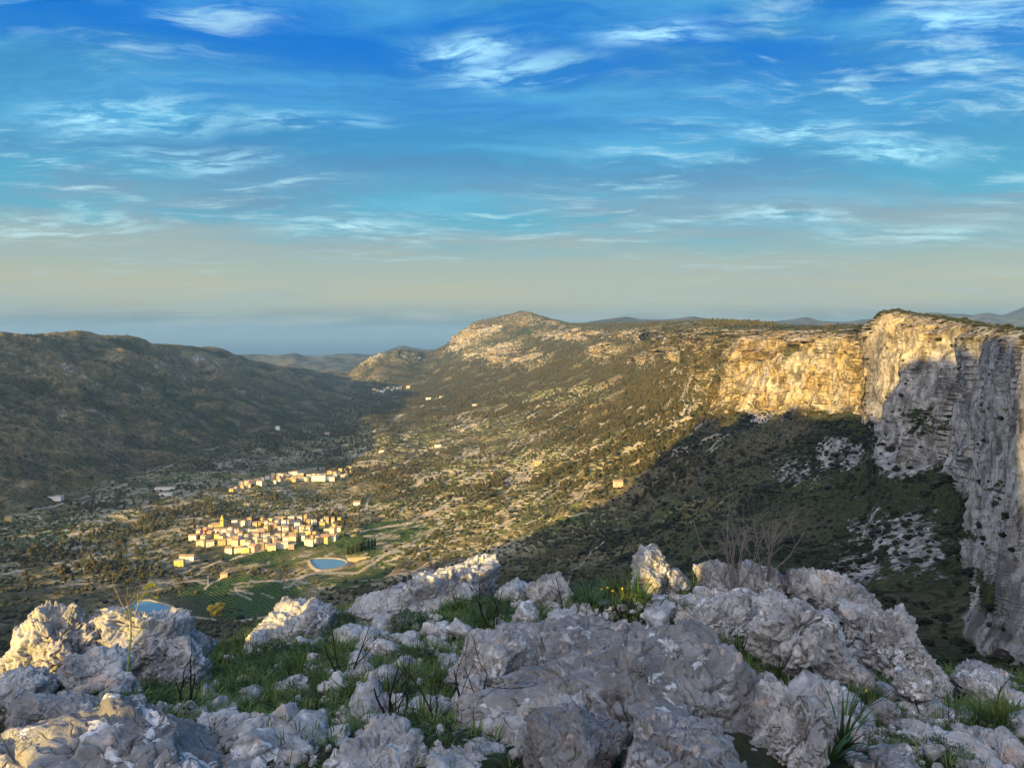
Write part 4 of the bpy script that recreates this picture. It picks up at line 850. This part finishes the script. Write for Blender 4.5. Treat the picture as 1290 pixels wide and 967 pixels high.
# ------------------------------------------------------------------ trees
def foliage(name, c1, c2, sc=.06):
    def f(t, b):
        pos = t.new('ShaderNodeNewGeometry').outputs['Position']
        c = t.mix(t.ramp(t.noise(pos, sc, 3, .6), .38, .62), c1, c2)
        t.put(b.inputs[0], t.mix(t.ramp(t.noise(pos, .9, 3), .4, .65), c, tuple(x_*.55 for x_ in c2)))
    return material(name, f, .8, .2)
M_PINE = foliage('pine_foliage', (.022,.030,.009), (.085,.070,.024)); M_OLIVE = foliage('olive_foliage', (.05,.058,.026), (.10,.10,.045)); M_CYP = foliage('cypress_foliage', (.022,.040,.010), (.04,.065,.014))
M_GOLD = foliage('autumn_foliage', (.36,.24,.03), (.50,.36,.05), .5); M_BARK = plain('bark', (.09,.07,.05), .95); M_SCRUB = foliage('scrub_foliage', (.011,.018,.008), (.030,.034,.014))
def crown_arrays(seed, kind):
    r = np.random.default_rng(seed); VV, FF, o = [], [], 0; d, fc = ico(2)
    for k in range(9 if kind != 'cypress' else 7):
        if kind == 'pine': a = r.uniform(0, 6.28); rr = r.uniform(0, .30); c = [rr*math.cos(a), rr*math.sin(a), r.uniform(.38, .86)]; s = r.uniform(.16, .26)*(1.25-c[2]*.5); sc = [s, s, s*.85]
        elif kind == 'olive': a = r.uniform(0, 6.28); rr = r.uniform(0, .34); c = [rr*math.cos(a), rr*math.sin(a), r.uniform(.38, .72)]; s = r.uniform(.2, .3); sc = [s, s, s*.8]
        else: c = [r.uniform(-.03, .03), r.uniform(-.03, .03), .15+.12*k]; s = .13*(1-.07*k); sc = [s, s, s*1.5]
        q_ = d*(1+.30*r.normal(size=(len(d), 1)))*np.array(sc)+np.array(c); VV.append(q_); FF.append(fc+o); o += len(d)
    n_ = 260; p = np.concatenate(VV); i = r.integers(0, len(p), n_); s = r.normal(size=(n_, 3))*.035; t_ = r.normal(size=(n_, 3))*.035; b = p[i]
    V3 = np.stack([b, b+s, b+t_], 1).reshape(-1, 3); return np.concatenate([p, V3]), np.concatenate(FF+[np.arange(n_*3).reshape(-1, 3)+len(p)])
crowns = {k: [data_of('crown', crown_arrays(600+i*7+j*50, k), m) for i in range(4)] for j, (k, m) in enumerate((('pine', M_PINE), ('olive', M_OLIVE), ('cypress', M_CYP)))}
goldc = data_of('crown', crown_arrays(777, 'olive'), M_GOLD)
VV, FF = [], []; tube([(0,0,-.1),(.01,0,.2),(-.01,.01,.5),(.01,0,.75)], [.035,.03,.022,.008], VV, FF, 6)
for a in (0, 2.1, 4.2): tube([(0,0,.35),(math.cos(a)*.14,math.sin(a)*.14,.5),(math.cos(a)*.24,math.sin(a)*.24,.6)], [.016,.011,.005], VV, FF, 5)
trunk_me = data_of('trunk', (np.concatenate(VV), np.array(FF)), M_BARK)
def tree(x, y, z, h_, kind, label, group, crown=None, i=0, cat='tree'):
    r = empty(kind+'_tree', (x, y, z), RNG.uniform(0, 6.28)); r.scale = (h_*RNG.uniform(.85, 1.15), h_*RNG.uniform(.85, 1.15), h_); tag(r, label, cat, group)
    for nm_, me_ in (('trunk', trunk_me), ('crown', crown or crowns[kind][i % 4])):
        o = bpy.data.objects.new(nm_, me_); COL.objects.link(o); o.parent = r
for i in range(13):
    x, y, z = ground_at(437+i*2.9+RNG.uniform(-.6, .6), 700-i*.9+RNG.uniform(-1, 1)); tree(x, y, z, RNG.uniform(11, 15), 'cypress', 'slender dark cypress in the short row above the oval reservoir', 'cypress row above the oval reservoir', i=i)
x, y, z = ground_at(269, 779); tree(x, y, z, 17, 'olive', 'round golden-leaved tree beside the pale track, the lower of two', None, goldc)
x, y, z = ground_at(276, 771); tree(x, y, z, 13, 'olive', 'smaller golden-leaved tree just behind the lower golden one', None, goldc)
# where trees may stand
area = np.linalg.norm(np.cross(np.stack([np.gradient(A_, axis=1) for A_ in (X2, Y2, Z2)], -1), np.stack([np.gradient(A_, axis=0) for A_ in (X2, Y2, Z2)], -1)), axis=-1)
vis = Vs <= VISROW+2.5
clear = np.clip(1-flat*3, 0, 1)*(1-road)*(1-orch)
for (u_, v_, ru, rv) in [(335,682,88,19),(370,606,80,12),(232,710,16,10),(494,492,26,6)]: clear = clear*(1-.93*np.clip(blob(u_, v_, ru, rv)*1.6, 0, 1))
forest = np.maximum.reduce([blob(620,490,160,42), blob(730,480,120,60), blob(790,560,90,60), blob(640,600,130,26)*.8, blob(560,640,100,22)*.55, blob(480,600,60,16)*.8, blob(420,560,90,22)*.6, blob(180,660,60,26)*.6, blob(100,690,80,40)*.6,
    blob(820,510,60,60), blob(850,440,40,8), blob(700,425,30,5), blob(930,407,30,4)*2, blob(330,640,160,30)*.5, blob(260,600,60,10)*.5, blob(160,640,100,12)*.7])
wf = area*vis*(1-.9*wallm)*np.clip(forest*(1.0+1.9*N3(fbm, 110, 81, 1, 3)), 0, 2)**1.4*(1-.85*np.clip(terr*1.3, 0, 1))*(1-np.clip(rockm*1.6, 0, 1))*clear*(T > .8)*(1-.9*leftm)
wo = area*vis*(.04+sst(N3(fbm, 70, 85, 1, 3), -.05, .35)*1.6+.15*terr)*(1-.9*wallm)*(1-np.clip(rockm*1.5, 0, 1))*clear*(T > .8)*(T < 4.5)*(1-sst(U, 760, 860))*(1-.95*leftm)*(Y2 < 4200)
shadey = sst(U, 640, 780)*(T < 4.6)*(T > .2)
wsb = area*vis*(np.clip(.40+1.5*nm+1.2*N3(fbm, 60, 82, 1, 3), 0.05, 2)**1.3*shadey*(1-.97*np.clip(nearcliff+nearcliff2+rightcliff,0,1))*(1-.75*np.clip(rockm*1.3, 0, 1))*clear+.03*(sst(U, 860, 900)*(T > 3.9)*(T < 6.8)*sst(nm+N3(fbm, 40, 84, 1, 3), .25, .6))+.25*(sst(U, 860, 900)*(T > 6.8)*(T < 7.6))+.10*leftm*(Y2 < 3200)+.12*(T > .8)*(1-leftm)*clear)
def pick(wt, n_, hr, seed):
    r = np.random.default_rng(seed); cum = np.cumsum(wt.ravel()); k = np.searchsorted(cum, r.uniform(0, cum[-1], n_)); k = np.minimum(k, cum.size-2-sh[1]); k2 = k+1; k3 = k+sh[1]; a, b = r.uniform(0, 1, (2, n_, 1))
    A_ = np.stack([X2.ravel(), Y2.ravel(), Z2.ravel()], 1); p = A_[k]+(A_[k2]-A_[k])*a+(A_[k3]-A_[k])*b; return p, r.uniform(*hr, n_), k
pf, hf, kf = pick(wf, 64000, (4.0, 8.0), 91); hf = hf*np.random.default_rng(6).lognormal(0, .25, len(hf)); po, ho, ko = pick(wo, 17000, (3, 5.5), 92); pb, hb, kb = pick(wsb, 100000, (1.0, 2.4), 93); hb = hb*np.random.default_rng(5).lognormal(0, .42, len(hb)); hb = hb*np.where((T.ravel()[kb] > 3.9) & (U.ravel()[kb] > 880), .6, 1.0)
# the ones that show largest are trees of their own
def split(p, h_, kind, n_, regions):
    uu, vv = proj(p[:, 0], p[:, 1], p[:, 2]); size = h_/p[:, 1]*((uu > 5) & (uu < 1285)); order = np.argsort(-size)[:n_]; cnts = {}
    for i, k in enumerate(order):
        lab = None
        for (cond, where) in regions:
            if cond(uu[k], vv[k]): lab = where; break
        tree(*[float(q_) for q_ in p[k]], float(h_[k]), kind, lab, lab, i=i)
    m = np.ones(len(h_), bool); m[order] = False; return p[m], h_[m]
RG = lambda a: [(lambda u, v: u < 240, a+' on the valley floor left of the reservoir village'), (lambda u, v: u < 460 and v > 640, a+' round the reservoir village'), (lambda u, v: u < 460, a+' between the two villages'),
    (lambda u, v: u < 620, a+' on the terraces right of the village'), (lambda u, v: u < 740, a+' on the slope left of the mountain shade'), (lambda u, v: True, a+' along the edge of the mountain shade')]
pf, hf = split(pf, hf, 'pine', 280, RG('dark green pine')); po, ho = split(po, ho, 'olive', 280, RG('small grey-green olive tree'))
def scatter(name, p, h_, mat, kind, label, cat, seed):
    me_ = bpy.data.meshes.new(name); me_.vertices.add(len(p)); me_.vertices.foreach_set('co', np.ascontiguousarray(p, np.float32).ravel()); a = me_.attributes.new('size', 'FLOAT', 'POINT'); a.data.foreach_set('value', np.asarray(h_, np.float32)); me_.materials.append(mat)
    o = bpy.data.objects.new(name, me_); COL.objects.link(o); tag(o, label, cat, kind='stuff')
    ng = bpy.data.node_groups.new(name, 'GeometryNodeTree'); ng.interface.new_socket('Geometry', in_out='INPUT', socket_type='NodeSocketGeometry'); ng.interface.new_socket('Geometry', in_out='OUTPUT', socket_type='NodeSocketGeometry')
    N = ng.nodes.new; L = ng.links.new; gi, go = N('NodeGroupInput'), N('NodeGroupOutput'); g2i = N('GeometryNodeGeometryToInstance')
    for k in range(4):
        ic = N('GeometryNodeMeshIcoSphere'); ic.inputs['Subdivisions'].default_value = 3 if kind != 'scrub' else 3; ic.inputs['Radius'].default_value = .5
        po_ = N('GeometryNodeInputPosition'); nz = N('ShaderNodeTexNoise'); nz.inputs['Scale'].default_value = 3.0; nz.inputs['Detail'].default_value = 4; nz.inputs['Roughness'].default_value = .7
        ad = N('ShaderNodeVectorMath'); ad.operation = 'ADD'; ad.inputs[1].default_value = (k*13.1+seed, 2, 3); L(po_.outputs[0], ad.inputs[0]); L(ad.outputs[0], nz.inputs['Vector'])
        sb = N('ShaderNodeMath'); sb.operation = 'MULTIPLY_ADD'; L(nz.outputs[0], sb.inputs[0]); sb.inputs[1].default_value = 3.4; sb.inputs[2].default_value = -.75
        sc = N('ShaderNodeVectorMath'); sc.operation = 'SCALE'; L(po_.outputs[0], sc.inputs[0]); L(sb.outputs[0], sc.inputs['Scale'])
        s2 = N('ShaderNodeVectorMath'); s2.operation = 'MULTIPLY_ADD'; L(sc.outputs[0], s2.inputs[0]); s2.inputs[1].default_value = {'pine': (.62,.62,1.0), 'olive': (1.0,1.0,.85), 'scrub': (1.3,1.3,.75)}[kind]; s2.inputs[2].default_value = (0, 0, {'pine': .48, 'olive': .42, 'scrub': .22}[kind])
        sp_ = N('GeometryNodeSetPosition'); L(ic.outputs['Mesh'], sp_.inputs['Geometry']); L(s2.outputs[0], sp_.inputs['Position']); sm = N('GeometryNodeSetMaterial'); sm.inputs['Material'].default_value = mat; L(sp_.outputs[0], sm.inputs['Geometry']); L(sm.outputs[0], g2i.inputs[0])
    ip = N('GeometryNodeInstanceOnPoints'); ip.inputs['Pick Instance'].default_value = True; rv = N('FunctionNodeRandomValue'); rv.data_type = 'FLOAT_VECTOR'; rv.inputs[0].default_value = (0, 0, 0); rv.inputs[1].default_value = (.1, .1, 6.28)
    na = N('GeometryNodeInputNamedAttribute'); na.data_type = 'FLOAT'; na.inputs[0].default_value = 'size'
    L(gi.outputs[0], ip.inputs['Points']); L(g2i.outputs[0], ip.inputs['Instance']); L(rv.outputs[0], ip.inputs['Rotation']); L(na.outputs[0], ip.inputs['Scale']); L(ip.outputs[0], go.inputs[0])
    md = o.modifiers.new('scatter', 'NODES'); md.node_group = ng
scatter('pine_forest', pf, hf, M_PINE, 'pine', 'dark pine woods covering the far slopes of the valley', 'forest', 1)
scatter('olive_groves', po, ho, M_OLIVE, 'olive', 'grey-green olive and almond groves over the terraces', 'groves', 2)
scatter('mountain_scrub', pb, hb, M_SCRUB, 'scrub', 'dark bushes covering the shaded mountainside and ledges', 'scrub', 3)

# ------------------------------------------------------------------ the air
m = bpy.data.materials.new('haze'); m.use_nodes = True; t = NT(m.node_tree); t.n.clear()
pv = t.new('ShaderNodeVolumePrincipled'); pv.inputs['Color'].default_value = (.22, .42, .72, 1); pv.inputs['Density'].default_value = 4.4e-5; pv.inputs['Anisotropy'].default_value = 0.0
o_ = t.new('ShaderNodeOutputMaterial'); t.l.new(pv.outputs[0], o_.inputs['Volume'])
x0, x1, y0, y1, z0, z1 = -151000, 151000, -7000, 231000, -581, 420
V = np.array([[x, y, z] for z in (z0, z1) for y in (y0, y1) for x in (x0, x1)], float)
hz = mesh_np('haze', V, [[0,2,3,1],[4,5,7,6],[0,1,5,4],[2,6,7,3],[0,4,6,2],[1,3,7,5]], m, smooth=False); tag(hz, 'thin blue evening haze over the valley', 'haze', kind='stuff')
